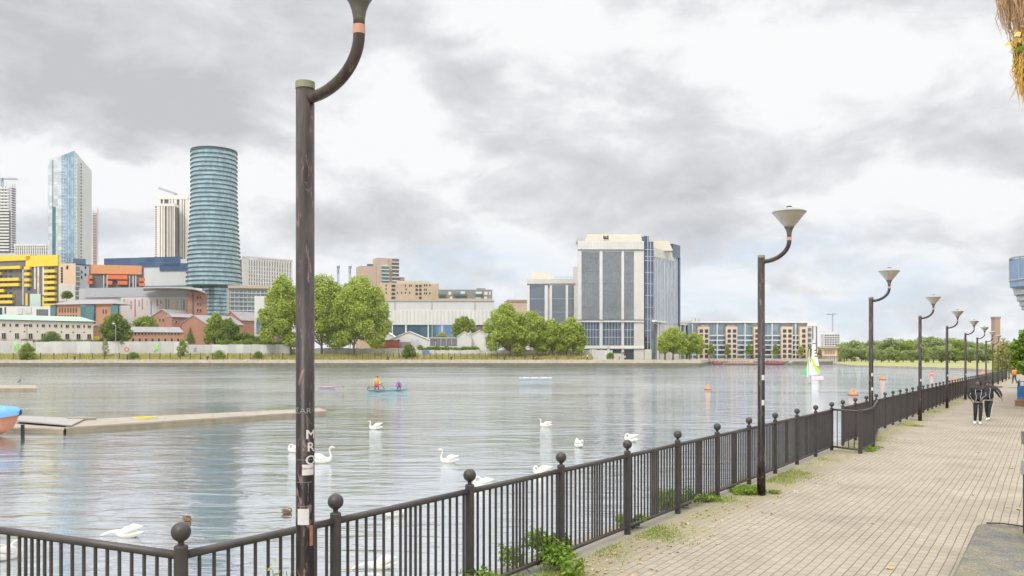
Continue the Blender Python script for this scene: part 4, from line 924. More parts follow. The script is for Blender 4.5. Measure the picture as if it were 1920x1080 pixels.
# ================================================================ FOLIAGE
def leaves(name, blobs, n, size, m, parent=None, seed=0, shell=.5, flat=.35, origin=None, droop=0.0, **kw):
    rg_ = np.random.default_rng(seed); B = np.array(blobs, float)
    vol = B[:, 3]*B[:, 4]*B[:, 5]; vol = vol**.75; idx = rg_.choice(len(B), n, p=vol/vol.sum())
    d = rg_.normal(size=(n, 3)); d /= np.linalg.norm(d, axis=1)[:, None]
    r_ = (shell+(1-shell)*rg_.random(n))**.6; r_ = r_*(1+np.where(rg_.random(n) < .12, rg_.random(n)*.22, 0))
    lump = 1+.13*np.sin(d[:, 0]*5+idx*1.7)*np.cos(d[:, 2]*6+idx)+.09*np.sin(d[:, 1]*11+idx*2.3+d[:, 2]*7)
    c = B[idx, :3]+d*B[idx, 3:]*(r_*lump)[:, None]
    nn = d*flat*2+rg_.normal(size=(n, 3))*.7+np.array([0, 0, .35]); nn /= np.linalg.norm(nn, axis=1)[:, None]
    a = np.cross(nn, rg_.normal(size=(n, 3))); a /= np.linalg.norm(a, axis=1)[:, None]; b = np.cross(nn, a)
    s_ = size*(.55+.9*rg_.random(n))[:, None]
    v = np.stack([c-a*s_*.5, c-b*s_*.32+nn*s_*.08, c+a*s_*.5, c+b*s_*.32+nn*s_*.08], 1).reshape(-1, 3)
    if parent is not None and OFF[parent.name].length: v = v-np.array(OFF[parent.name])
    me = bpy.data.meshes.new(name); me.vertices.add(n*4); me.vertices.foreach_set('co', v.ravel()); me.loops.add(n*4); me.loops.foreach_set('vertex_index', np.arange(n*4))
    me.polygons.add(n); me.polygons.foreach_set('loop_start', np.arange(0, n*4, 4)); me.polygons.foreach_set('loop_total', np.full(n, 4)); me.update(); me.validate()
    me.materials.append(m); o = bpy.data.objects.new(name, me); C.objects.link(o); o.parent = parent; OFF[o.name] = OFF[parent.name] if parent else Vector()
    return prop(o, **kw)
lf_plane = leafmat('plane_leaf', (.14, .20, .035), (.39, .47, .085), (.62, .68, .19), .42)
lf_dark = leafmat('dark_leaf', (.09, .14, .035), (.18, .25, .055), (.30, .37, .10))
lf_mid = leafmat('mid_leaf', (.14, .20, .035), (.27, .35, .06), (.40, .48, .12))
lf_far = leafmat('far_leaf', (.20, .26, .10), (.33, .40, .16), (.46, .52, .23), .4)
lf_gold = leafmat('gold_leaf', (.30, .30, .05), (.42, .42, .08), (.5, .5, .13))
lf_weed = leafmat('weed_leaf', (.10, .17, .02), (.20, .32, .04), (.34, .45, .09))
bark = mat('bark', (.16, .125, .09), .9, (.10, .075, .055), 3, stretch=(1, 1, .2))
def tree(label, px0, px1, ytop, ybot, ybase, Y, m, n, size, seed, cat='tree', name='tree', group=None, trunks=None, zb=.1, nb=9, lean=0):
    rg_ = random.Random(seed); cx = X((px0+px1)/2, Y); w2 = (X(px1, Y)-X(px0, Y))/2; zt_, zl = Z(ytop, Y), Z(ybot, Y); H_ = zt_-zl
    r = empty(name, (cx, Y, zb), label, cat, group); blobs = []
    nb = int(nb*1.7)
    for i in range(nb):
        f_ = (i+.5)/nb; zz_ = zl+H_*(.08+.76*f_); wr = w2*(.55+.45*math.sin(math.pi*min(1, max(0, (f_*.8+.18)))))
        a = (0, math.pi, 1.3, 2.9, .3, 4.6)[i % 6]+rg_.uniform(-.45, .45); rad = w2*rg_.uniform(.22, .42)
        off_ = max(0, wr*1.0-rad*.88)*(1 if i % 6 != 2 else .4)
        hh = min(rad*.8, H_*.22)
        zz_ = min(zz_, zt_-hh*.95); zz_ = max(zz_, zl+hh*.8)
        blobs.append((cx+math.cos(a)*off_, Y+math.sin(a)*off_*.7, zz_, rad, rad*.85, hh))
    blobs.append((cx, Y, zl+H_*.52, w2*.62, w2*.55, H_*.36)); blobs.append((cx, Y, zt_-H_*.2, w2*.4, w2*.4, H_*.2))
    leaves('crown', blobs, n, size, m, r, seed)
    t_ = trunks or [(px0+px1)/2]; mm = MB()
    for tx in t_:
        bx_ = X(tx, Y); rt = max(.12, w2*.045); top_ = Vector((cx*.6+bx_*.4, Y, zl+H_*.5))
        b0 = Vector((bx_, Y, zb-.2)); mid_ = Vector((bx_+lean*.5, Y, zl+.5)); mm.tube([b0, b0.lerp(mid_, .5), mid_, top_], [rt*1.35, rt, rt*.85, rt*.35], 7)
        for k in range(5):
            bl_ = blobs[(k*2+1) % len(blobs)]; mm.tube([mid_, mid_.lerp(Vector(bl_[:3]), .5)+Vector((0, 0, .3)), Vector(bl_[:3])], [rt*.5, rt*.3, rt*.12], 5)
    mm.build('trunk', bark, r); return r
G1 = 'tall plane trees on the far quay'
tree('bright green tree half hidden behind the nearest lamp post, leftmost of the tall group', 484, 574, 516, 651, 668, 331, lf_plane, 26000, .66, 1, group=G1, trunks=[545], nb=11)
tree('bright green tall tree just right of the nearest lamp post', 552, 660, 514, 651, 668, 333, lf_plane, 32000, .66, 2, group=G1, trunks=[603], nb=12)
tree('rightmost bright green tree of the tall group, trunk clearly visible', 618, 734, 517, 651, 668, 329, lf_plane, 36000, .66, 3, group=G1, trunks=[661], nb=12, lean=1)
G2 = 'bright trees in front of the office wing'
for i, (a, b, yt, yb, tx) in enumerate(((905, 992, 567, 662, [957, 976]), (962, 1030, 582, 660, [1008]), (1004, 1062, 598, 660, [1036]), (1040, 1101, 594, 662, [1062]))):
    tree(['large broad bright tree left of the office wing', 'second bright tree from the left before the office wing', 'smallest bright tree in the row before the office wing', 'rightmost bright tree overlapping the pale office block'][i], a, b, yt, yb, 670, 328+i, lf_plane, 22000-i*2500, .58, 11+i, group=G2, trunks=tx)
tree('bright tree on the quay right of the office block, left of its pair', 1231, 1293, 614, 664, 672, 322, lf_plane, 12000, .5, 21, group='pair of trees right of the office block', trunks=[1247, 1262])
tree('bright tree on the quay corner, right of its pair', 1280, 1323, 623, 665, 672, 326, lf_plane, 9000, .5, 22, group='pair of trees right of the office block', trunks=[1293])
tree('round dark bushy tree beside the cream building', 186, 248, 586, 648, 668, 337, lf_dark, 9000, .6, 31)
tree('low green tree crown above the brick terrace', 249, 297, 592, 620, 668, 370, lf_mid, 3500, .6, 32)
tree('tall rounded green tree in front of the round tower', 381, 428, 586, 650, 668, 346, lf_mid, 7000, .6, 33)
tree('rounded darker tree right of the tall one below the round tower', 404, 452, 596, 652, 668, 342, lf_dark, 7000, .6, 34)
tree('low dark tree between the gabled house and white annexe', 436, 482, 622, 655, 668, 344, lf_dark, 4500, .55, 35); tree('low dark tree in front of the white annexe', 474, 505, 628, 656, 668, 343, lf_dark, 3000, .5, 36)
r = empty('conifer', (X(357, 343), 343, .1), 'small dark pointed conifer in front of the brick gable', 'tree')
leaves('crown', [(X(357, 343), 343, Z(616+k*3.2, 343), .35+k*.22, .35+k*.22, .7) for k in range(9)], 2200, .35, lf_dark, r, 5); MB().tube([(X(357, 343), 343, 0), (X(357, 343), 343, Z(620, 343))], [.15, .05], 6).build('trunk', bark, r)
tree('sparse tree in front of the white hall, right part', 846, 894, 592, 634, 655, 372, lf_mid, 5500, .6, 37)
tree('dark bush in front of the brown hut leaning right', 752, 781, 644, 676, 672, 326, lf_dark, 3500, .4, 38, 'bush', 'bush')
tree('conical green bush at the left end of the far quay', 33, 67, 642, 676, 674, 323, lf_mid, 4500, .38, 39, 'bush', 'bush')
tree('low olive bush behind the hoarding before the cream building', 80, 116, 621, 645, 668, 338, lf_dark, 3000, .4, 40, 'bush', 'bush')
tree('thin grey green sapling beside the far quay lamp', 190, 205, 634, 672, 672, 328, leafmat('pale_leaf', (.22, .25, .13), (.33, .35, .19), (.42, .44, .25)), 1000, .35, 41, 'sapling', 'sapling')
tree('narrow green sapling growing against the hoarding', 331, 353, 634, 672, 672, 328, lf_mid, 2500, .35, 42, 'sapling', 'sapling')
tree('dark tree crown behind the white flat roofed shop', 113, 137, 545, 560, 575, 430, lf_dark, 1800, .5, 43)
tree('small orange green shrub above the grey mesh panels', 818, 838, 623, 635, 640, 347, lf_gold, 900, .35, 44, 'bush', 'bush')
for i, (a, b, yt, yb, t_) in enumerate(((398, 424, 656, 674, 'yellow green weeds clump at the hoarding left of the big trees'), (474, 494, 658, 675, 'small green shrub at the hoarding left of the big trees'), (238, 262, 660, 674, 'low scrub by the red life ring'), (1170//1, 1192, 0, 0, ''), (1136, 1152, 660, 674, 'small bush beside the grey shutter of the office block'))):
    if yt: tree(t_, a, b, yt, yb, 674, 325, lf_weed, 1500, .3, 50+i, 'bush', 'bush')
for i, (px, w_, yt, t_) in enumerate(((1333.6, 15, 644, 'slim street tree before the first blue bay of the apartments'), (1363.6, 10, 645, 'slim street tree against a sand brick bay of the apartments'), (1405, 17, 645, 'street tree just left of the second lamp post pole'), (1454, 14, 645, 'street tree just right of the second lamp post pole'), (1502, 14, 648, 'yellowish street tree before the narrow apartment bay'), (1519, 9, 650, 'dark slim street tree at the apartments end'), (1537.5, 9, 655, 'dark slim street tree left of the beige pavilion'))):
    tree(t_, px-w_/2, px+w_/2, yt, 668, 681, 380, lf_gold if i == 4 else lf_mid, 1400, .5, 60+i, group='street trees before the apartments', zb=.1, nb=5)
# hedges trailing over the hoarding
def hedge(label, px0, px1, yt, yb, Y, m, n, seed):
    rg_ = random.Random(seed); bl_ = [(X(px0+(px1-px0)*(i+.5)/14, Y), Y, Z((yt+yb)/2+rg_.uniform(-2, 2), Y), (X(px1, Y)-X(px0, Y))/20, .8, (yb-yt)/2/F*Y*rg_.uniform(.7, 1.2)) for i in range(14)]
    return leaves('hedge', bl_, n, .42, m, None, seed, label=label, cat='hedge')
hedge('green creeper hanging over the grey hoarding left of the big trees', 410, 545, 638, 652, 336, lf_mid, 6000, 71)
hedge('bright creeper along the top of the coloured wall', 784, 898, 649, 660, 334, lf_weed, 6000, 72)
hedge('thin dark hedge line on the hoarding below the cream building', 40, 195, 636, 642, 336.5, lf_dark, 2500, 73)
# park woodland: separate trees sharing four crowns
protos = []
for k in range(4):
    r = empty('park_tree', (0, 0, 0), None, 'tree'); rg_ = random.Random(80+k)
    bl_ = [(rg_.uniform(-2.6, 2.6), rg_.uniform(-2, 2), rg_.uniform(3.2, 8.3), rg_.uniform(1.6, 2.6), rg_.uniform(1.5, 2.4), rg_.uniform(1.3, 2.0)) for _ in range(10)]+[(0, 0, 5.3, 3.3, 3, 3.4)]
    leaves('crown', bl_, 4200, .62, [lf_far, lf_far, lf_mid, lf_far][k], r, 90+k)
    m = MB().tube([(0, 0, -.3), (.1, 0, 2.5), (0, .1, 5)], [.28, .2, .1], 6)
    for b_ in bl_[:5]: m.tube([(.1, 0, 2.5), b_[:3]], [.12, .05], 4)
    m.build('trunk', bark, r); protos.append(r)
firstp = [True]*4; ptr = random.Random(5); cnt = 0
def parktree(px, ytop, Y, k, label, base=-1.0):
    o = protos[k] if firstp[k] else copy_tree(protos[k]); firstp[k] = False
    s_ = (Z(ytop, Y)-base)/9.6; o.location = (X(px, Y), Y, base-.1); o.rotation_euler = (0, 0, ptr.uniform(0, 6)); o.scale = (s_*ptr.uniform(1.0, 1.25), s_*1.1, s_)
    prop(o, label, 'tree', 'park trees beyond the lawn')
tops = [(1562, 655), (1574, 645), (1588, 640), (1603, 637), (1619, 641), (1630, 636), (1645, 640), (1660, 637), (1673, 634), (1688, 635), (1700, 638), (1712, 636), (1726, 631), (1738, 630), (1750, 632), (1762, 634), (1774, 634), (1786, 633), (1799, 634), (1812, 638), (1824, 640), (1836, 642), (1850, 643), (1862, 645), (1878, 640)]
for i, (px, yt) in enumerate(tops):
    parktree(px, yt, 430+(i*37 % 5)*7, i % 4, 'tree in the tall back row of woodland beyond the park lawn')
for i in range(22):
    px = 1584+i*14; Yf = 385 if px < 1640 else 350 if px < 1740 else 330
    parktree(px+ptr.uniform(-3, 3), 652+ptr.uniform(-5, 5), Yf, (i*3+1) % 4, 'lower tree in the front row of woodland beyond the park lawn')
for i in range(12): parktree(1575+i*27, 669+ptr.uniform(-2, 2), 340 if i > 3 else 372, 2, 'low shrub at the foot of the woodland beyond the park lawn')
for o in list(C.objects):
    if o.get('label', '').startswith('low shrub at the foot'): o['category'] = 'shrub'; o['group'] = 'shrubs below the park trees'
    if o.get('label', '').startswith('tree in the tall back'): o['group'] = 'back row of park trees'
ORD = ['first', 'second', 'third', 'fourth', 'fifth', 'sixth', 'seventh', 'eighth', 'ninth', 'tenth', 'eleventh', 'twelfth', 'thirteenth', 'fourteenth', 'fifteenth', 'sixteenth', 'seventeenth', 'eighteenth', 'nineteenth']
def ordn(i):
    if i < 19: return ORD[i]
    t_, u = divmod(i+1, 10); w_ = ['', '', 'twent', 'thirt', 'fort', 'fift'][t_]
    return w_+'ieth' if u == 0 else w_+'y '+ORD[u-1]
def number(prefix, txt):
    os_ = sorted([o for o in C.objects if o.get('label', '').startswith(prefix)], key=lambda o: o.location.x/o.location.y)
    for i, o in enumerate(os_): o['label'] = ordn(i)+' '+txt
number('tree in the tall back', 'tree from the left in the tall back row beyond the park lawn')
number('lower tree in the front', 'lower tree from the left in the front row beyond the park lawn')
number('low shrub at the foot', 'low shrub from the left at the foot of the park woodland')
# trees beside the promenade, right edge
p_ = P(92, 3.6); tr = tree('dense bright green tree at the right edge beyond the balconies', 1897, 1995, 608, 702, 705, p_.y, lf_weed, 16000, .26, 101, zb=p_.z)
p_ = P(135, 1.2); tree('yellowish tree at the end of the promenade behind the farthest lamps', 1862, 1912, 640, 700, 705, 128, lf_gold, 6000, .3, 102, zb=-1.2)
# grass and scrub behind the far quay edge
def tufts(name, regions, n, h, m, seed, label=None, **kw):
    rg_ = np.random.default_rng(seed); vs = []; fc = []
    for k in range(n):
        x0_, x1_, y0_, y1_, zf = regions[rg_.integers(len(regions))]
        x_, y_ = rg_.uniform(x0_, x1_), rg_.uniform(y0_, y1_); z_ = zf(x_, y_) if callable(zf) else zf
        a = rg_.uniform(0, 6.28); hh = h*rg_.uniform(.4, 1.2); ww = hh*.16; dx, dy = math.cos(a), math.sin(a); ln = rg_.normal(size=2)*hh*.35
        i0 = len(vs); vs += [(x_-dx*ww, y_-dy*ww, z_-.02), (x_+dx*ww, y_+dy*ww, z_-.02), (x_+ln[0], y_+ln[1], z_+hh)]; fc.append((i0, i0+1, i0+2))
    me = bpy.data.meshes.new(name); me.from_pydata(vs, [], fc); me.materials.append(m); o = bpy.data.objects.new(name, me); C.objects.link(o); return prop(o, label, kind='stuff', **kw)
dry = leafmat('dry_grass', (.30, .26, .10), (.46, .40, .17), (.40, .44, .12), .2)
tufts('grass', [(X(-100, 330), X(560, 330), 323.5, 334, lambda x_, y_: .1+(y_-323.2)*.1845), (X(560, 330), X(1110, 330), 323.5, 333, lambda x_, y_: .1+(y_-323.2)*.1845)], 30000, .9, dry, 3)
# hoardings
def hoarding(name, label, px0, px1, yt, Y, m, bw=2.4, cols=None, jag=0.0):
    r = empty(name, (X((px0+px1)/2, Y), Y, .1), label, 'fence'); f = Fac(px0, Y, px1, Y); n_ = max(1, int(f.L/bw)); rg_ = random.Random(px0)
    groups = {}
    for i in range(n_):
        z1 = Z(yt, Y)+rg_.uniform(-jag, jag); mm = cols[rg_.randrange(len(cols))] if cols else m
        MB().box((f.A.x+(i+.5)*f.L/n_, Y+rg_.uniform(-.05, .05), (z1-.2)/2), (f.L/n_-.06, .12, z1+.2)).build('board', mm, r)
    for i in range(0, n_+1, 3): MB().box((f.A.x+i*f.L/n_, Y-.12, Z(yt, Y)/2), (.16, .14, Z(yt, Y)+.1)).build('post', lgrey, r)
    return r
hw = mat('hoarding_grey', (.52, .515, .50), .8, (.40, .40, .395), .25); hw2 = mat('hoarding_pale', (.60, .595, .575), .8, (.48, .48, .47), .3)
hoarding('hoarding', 'pale grey site hoarding at far left with green graffiti', -200, 62, 639, 336, hw, 2.2, [hw, hw2])
hoarding('hoarding', 'long pale hoarding between the conical bush and sapling', 66, 352, 640.5, 335, hw, 5.0, [hw, hw2], .1)
hoarding('hoarding', 'pale hoarding below the creeper left of the big trees', 353, 546, 646, 334, hw, 3.0, [hw2, hw], .1)
hoarding('hoarding', 'grey corrugated hoarding behind the tall trees and container', 547, 782, 653, 337, hw, 1.4, [hw, hw2], .15)
tl = mat('teal_board', (.42, .52, .52), .8); 
hoarding('painted_wall', 'painted board wall with blue and teal panels under the creeper', 784, 900, 656, 333, hw, 1.7, [tl, hw2, hw, hw2, mat('peach_board', (.60, .50, .44), .8)], .2)
hoarding('hoarding', 'white picket style hoarding in front of the mid trees and office block', 901, 1148, 656, 336, white, 1.0, [white, hw2, lgrey], .2)
f = Fac(792, 332.6, 806); o = part(empty('plywood_sheet', (X(799, 332), 332.6, .1), 'tilted blue board leaning on the painted wall', 'panel'), f, 'board', mat('blue_board', (.13, .22, .55), .7), [(792, 657, 805, 670)], 0, .15)
def scrawl(label, px, py, w_, h_, Y, m, seed):
    rg_ = random.Random(seed); r = empty('graffiti', (X(px, Y), Y, Z(py, Y)), label, 'graffiti'); mb = MB()
    for k in range(7):
        pts = [(X(px, Y)+rg_.uniform(-w_, w_), Y, Z(py, Y)+rg_.uniform(-h_, h_)) for _ in range(4)]; mb.tube(pts, .16, 4)
    mb.build('paint', m, r)
gp = mat('green_spray', (.30, .72, .22), .7, (.5, .8, .3), .5)
scrawl('bright green graffiti on the left hoarding', 31, 649, 1.2, 1.7, 335.9, gp, 1); scrawl('bright green graffiti on the hoarding left of the sapling', 293, 652, 1.1, 1.5, 334.9, gp, 2); scrawl('lilac graffiti stroke on the pale hoarding', 365, 655, .8, .8, 333.9, mat('lilac_spray', (.5, .42, .6), .7), 3)
# far quay small things
pt_m = mat('far_post', (.09, .085, .08), .7); pr = MB().box((0, 0, 1.35), (.22, .22, 2.7)).build('quay_post', pt_m); fp = True
xs = [25, 76, 101, 126, 150, 173, 196, 224, 250, 281, 300, 319, 338, 357, 376, 398, 427, 450, 470, 490, 510, 530]+[680+i*11.5 for i in range(24)]+[962, 985, 1010, 1043, 1065, 1090]
for x_ in xs:
    o = pr if fp else pr.copy()
    if not fp: C.objects.link(o)
    fp = False; o.location = (X(x_, 324), 324, .1); prop(o, 'thin dark fence post standing in the grass along the far quay edge', 'post', 'fence posts along the far quay')
number('thin dark fence post', 'thin dark fence post from the left along the far quay edge')
bo = MB().lathe([(.45, 0), (.3, .2), (.25, .8), (.55, 1.0), (.5, 1.25), (.0, 1.3)], 12).build('mooring_bollard', mat('bollard_rust', (.12, .09, .07), .9)); fp = True
for x_ in (140, 389, 728, 846, 946):
    o = bo if fp else bo.copy()
    if not fp: C.objects.link(o)
    fp = False; o.location = (X(x_, 321), 321, .14); prop(o, {140: 'mooring bollard below the cream building', 389: 'mooring bollard below the green trees at left', 728: 'mooring bollard below the red container', 846: 'mooring bollard below the painted wall', 946: 'mooring bollard below the broad mid tree'}[x_], 'bollard', 'mooring bollards on the far quay')
def qlamp(label, px, yt, pale=True, Y=325, arm=0):
    r = empty('quay_lamp', (X(px, Y), Y, .1), label, 'lamp post', 'lamp posts on the far quay'); m = mat('far_lamp_steel', (.42, .46, .44), .6) if pale else pt_m
    zt_ = Z(yt, Y); MB().lathe([(.13, 0), (.08, zt_)], 8, (X(px, Y), Y, 0)).build('pole', m, r)
    MB().lathe([(.1, 0), (.6, .35), (.45, .7), (.1, .8)], 10, (X(px, Y)-arm, Y, zt_)).build('lamp_head', m, r)
    if arm: MB().tube([(X(px, Y), Y, zt_-.5), (X(px, Y)-arm, Y, zt_+.1)], .07, 5).build('arm', m, r)
qlamp('pale far quay lamp before the dark bushy tree', 217, 609, arm=.8); qlamp('thin dark pole rising before the cream building', 50.5, 612, False); qlamp('white far quay lamp before the office block shutter', 1143, 652, arm=.5); qlamp('pale far quay lamp before the broad mid tree', 933, 645)
qlamp('dark far quay lamp below the white hall', 815.5, 640, False); qlamp('dark far quay lamp below the red container', 747.5, 640, False); qlamp('dark far quay lamp under the rightmost tall tree', 667.5, 640, False); qlamp('dark far quay lamp before the picket hoarding', 983, 655, False); qlamp('dark pole right of the rightmost mid tree', 1070, 655, False)
r = empty('life_ring_stand', (X(238.5, 322), 322, .1), 'red life ring on a dark post at the far quay', 'life ring'); MB().box((X(238.5, 322), 322, 1.1), (.35, .3, 2.2)).build('post', pt_m, r)
t_ = MB(); cc = Vector((X(238, 322), 321.7, Z(655, 322))); t_.tube([cc+Vector((.75*math.cos(a), 0, .75*math.sin(a))) for a in np.linspace(0, 2*math.pi, 17)], .25, 6); t_.build('life_ring', mat('ring_red', (.62, .16, .12), .6), r)
# ================================================================ FLOATING THINGS
timber = mat('pontoon_deck', (.38, .335, .27), .85, (.27, .235, .185), .9, stretch=(1, 1, 1), bump=.2); pside = mat('pontoon_side', (.33, .28, .19), .85, (.20, .17, .11), 1.2)
def deckpt(px, py, h): Y = (EYE-WZ-h)*F/(py-HZ); return Vector((X(px, Y), Y, 0))
def pontoon(label, quad, h, name='pontoon', dm=timber):
    c = sum(quad, Vector())/4; r = empty(name, (c.x, c.y, WZ), label, 'pontoon')
    MB().prism([(p.x, p.y) for p in quad], WZ-.4, WZ+h-.10).build('float', pside, r)
    q2 = [c+(p-c)*1.0+(p-c).normalized()*.06 for p in quad]
    MB().prism([(p.x, p.y) for p in q2], WZ+h-.10, WZ+h).build('deck', dm, r); return r
h = .36
A1, A2, A3, A4 = deckpt(124, 801, h), deckpt(612, 770, h), deckpt(598, 765.3, h), deckpt(160, 786, h)
r = pontoon('long sand coloured floating pontoon reaching out from the left', [A1, A2, A3, A4], h)
m = MB()
for i in range(1, 16):
    a, b = A1.lerp(A2, i/16), A4.lerp(A3, i/16); d = (A2-A1).normalized()*.015; m.hexa([(*(p.xy), WZ+h) for p in (a-d, a+d, b+d, b-d)]+[(*(p.xy), WZ+h+.004) for p in (a-d, a+d, b+d, b-d)])
m.build('deck_joint', pside, r)
B1, B2, B3, B4 = deckpt(-60, 796, .40), deckpt(125, 803, .30), deckpt(150, 793, .30), deckpt(-40, 785, .4)
pontoon('low timber landing stage beside the covered orange boat', [B1, B2+Vector((-.15, -.1, 0)), B3+Vector((-.3, 0, 0)), B4], .3)
g = [deckpt(134, 799, .40), deckpt(160, 786.5, .4)]; g0_, g1_ = deckpt(30, 790, .45), deckpt(38, 781, .45)
MB().hexa([(g0_.x, g0_.y, WZ+.43), (g[0].x, g[0].y, WZ+.40), (g[1].x, g[1].y, WZ+.40), (g1_.x, g1_.y, WZ+.43)]+[(g0_.x, g0_.y, WZ+.52), (g[0].x, g[0].y, WZ+.46), (g[1].x, g[1].y, WZ+.46), (g1_.x, g1_.y, WZ+.52)]).build('gangway', mat('gangway_grey', (.36, .34, .32), .7, None, 3), label='pale grey gangway panel laid onto the left end of the long pontoon', cat='gangway')
q_ = [deckpt(-30, 728, .4), deckpt(70, 727.5, .4), deckpt(66, 722, .4), deckpt(-30, 721, .4)]
pontoon('short pontoon further out at the left edge, bird standing on it', q_, .4)
m = MB(); c0_ = deckpt(272, 784, .38); m.tube([(c0_.x+.75*math.cos(a), c0_.y+.6*math.sin(a), WZ+.40) for a in np.linspace(.4, 5.6, 14)], .045, 7)
m.build('hose', mat('yellow_hose', (.72, .62, .08), .6), label='coiled yellow hose lying on the long pontoon', cat='hose')
m = MB()
for a, b, y_ in ((118, 152, 785.6), (150, 172, 786)): m.tube([deckpt(a, y_, .5)+Vector((0, .6, WZ+.5)), deckpt(b, y_-.4, .5)+Vector((0, .6, WZ+.5))], .10, 6)
m.build('timber_pole', timber, label='loose timber poles lying at the back of the long pontoon', cat='timber')
c = onwater(1004, 713); r = empty('floating_platform', c, 'small grey floating platform alone on the open water', 'platform')
MB().box((c.x, c.y, WZ+.12), (5.5, 2.6, .4)).build('float', mat('float_grey', (.34, .36, .38), .7), r); MB().box((c.x, c.y, WZ+.42), (5.7, 2.8, .16)).build('deck', lgrey, r)
m = MB()
for dx in (-2.4, -1, .6, 2.2): m.box((c.x+dx, c.y-1.3, WZ+.56), (.2, .2, .14))
m.build('cleat', dgrey, r)
# covered boat
def hull_loft(secs, n=14):
    """secs: (x, halfwidth, keel z, deck z)"""
    m = MB(); k = n+1
    for x_, w_, zk, zd in secs:
        for j in range(k):
            a = math.pi*j/n; m.v.append((x_, -w_*math.cos(a), zd-(zd-zk)*math.sin(a)**.7))
    for i in range(len(secs)-1):
        for j in range(n): a = i*k+j; m.f.append((a, a+1, a+k+1, a+k))
    m.f.append(tuple(range(k))); e = (len(secs)-1)*k; m.f.append(tuple(range(e+k-1, e-1, -1)))
    m.f += [(i*k, (i+1)*k, (i+1)*k+n, i*k+n) for i in range(len(secs)-1)]
    return m
def boat(name, label, loc, rz, secs, m_, cat='boat', group=None, hullname='hull'):
    o = hull_loft(secs).build(hullname, m_, smooth=False); r = empty(name, (0, 0, 0), label, cat, group); o.parent = r; r.location = loc; r.rotation_euler = (0, 0, rz); OFF[r.name] = Vector((0, 0, 0)); return r
Yb_ = 47.5; bx = X(33, Yb_)
orng = mat('orange_hull', (.52, .24, .15), .6, (.48, .19, .11), 1.5, mixamt=.6); bcov = mat('blue_tarpaulin', (.10, .30, .58), .6, (.16, .38, .66), 2.5, bump=.5)
r = boat('covered_boat', 'orange hulled boat under a bright blue cover at the left edge', (bx-5.6, Yb_+.4, WZ), R(-4), [(0, .9, .1, 1.0), (1.5, 1.2, -.1, 1.0), (3, 1.25, -.15, 1.1), (4.3, 1.05, 0, 1.2), (5.1, .65, .35, 1.3), (5.55, .12, .9, 1.38)], orng)
tarp = MB(); 
for x_, w_, zd, hh in ((0, 1.05, .95, .5), (1.5, 1.35, .95, .62), (3, 1.4, 1.05, .68), (4.3, 1.2, 1.15, .60), (5.1, .85, 1.22, .50), (5.6, .42, 1.3, .36), (5.78, .12, 1.36, .16)):
    for j in range(11):
        a = math.pi*j/10; tarp.v.append((x_, -w_*math.cos(a), zd-.12+(hh+.12)*math.sin(a)**.8))
for i in range(6):
    for j in range(10): a = i*11+j; tarp.f.append((a, a+11, a+12, a+1))
tarp.f.append(tuple(range(11))); tarp.build('cover', bcov, r, smooth=True)
m = MB()
for x_ in (3.6, 4.6): m.tube([(x_, -1.14+(x_-3.6)*.28, 1.15), (x_+.05, -1.08+(x_-3.6)*.3, .55), (x_-.3, -.9+(x_-3.6)*.3, .1)], .03, 5)
m.build('strap', black, r); MB().box((5.7, .3, .1), (.14, .14, 1.1)).build('mooring_pile', black, r)
# buoys
def buoy(label, px, py, hpx, shape='cone', col=(.66, .27, .12)):
    c = onwater(px, py); hh = hpx*.76/F*c.y; r = empty('buoy', c, label, 'buoy', 'orange marker buoys'); bm_ = mat('buoy_orange', col, .5) if shape == 'cone' else mat('buoy_red', (.75, .13, .08), .5)
    if shape == 'cone':
        MB().add([(c.x-hh*.55, c.y-hh*.5, WZ), (c.x+hh*.55, c.y-hh*.5, WZ), (c.x+hh*.55, c.y+hh*.5, WZ), (c.x-hh*.55, c.y+hh*.5, WZ), (c.x-hh*.12, c.y-hh*.1, WZ+hh), (c.x+hh*.12, c.y-hh*.1, WZ+hh), (c.x+hh*.12, c.y+hh*.1, WZ+hh), (c.x-hh*.12, c.y+hh*.1, WZ+hh)], [(3, 2, 1, 0), (4, 5, 6, 7), (0, 1, 5, 4), (1, 2, 6, 5), (2, 3, 7, 6), (3, 0, 4, 7)]).build('float', bm_, r)
        MB().box((c.x, c.y, WZ+.02), (hh*1.2, hh*1.08, hh*.16)).build('base', mat('buoy_base', (.12, .08, .07), .8), r); MB().sphere((c.x, c.y-hh*.3, WZ+hh*.62), hh*.07, 8, 6).build('eye', black, r)
    else:
        MB().lathe([(hh*.35, -.1), (hh*.38, hh*.5), (hh*.32, hh)], 10, tuple(c)).build('float', bm_, r); MB().lathe([(hh*.39, hh*.4), (hh*.4, hh*.55)], 10, tuple(c)).build('band', white, r)
buoy('orange wedge buoy alone left of the second lamp post', 1327, 730.5, 12.5); buoy('largest orange wedge buoy just above the gate bay railing', 1599.5, 741, 17); buoy('orange wedge buoy right of the third lamp post', 1655, 711.5, 11)
buoy('small red upright buoy between fourth lamp posts and lawn', 1747, 703.5, 10, 'can'); buoy('orange wedge buoy behind the railing right of the fifth lamp post', 1789, 717, 12); buoy('big orange buoy beyond the railing near the walkers', 1843, 705, 12)
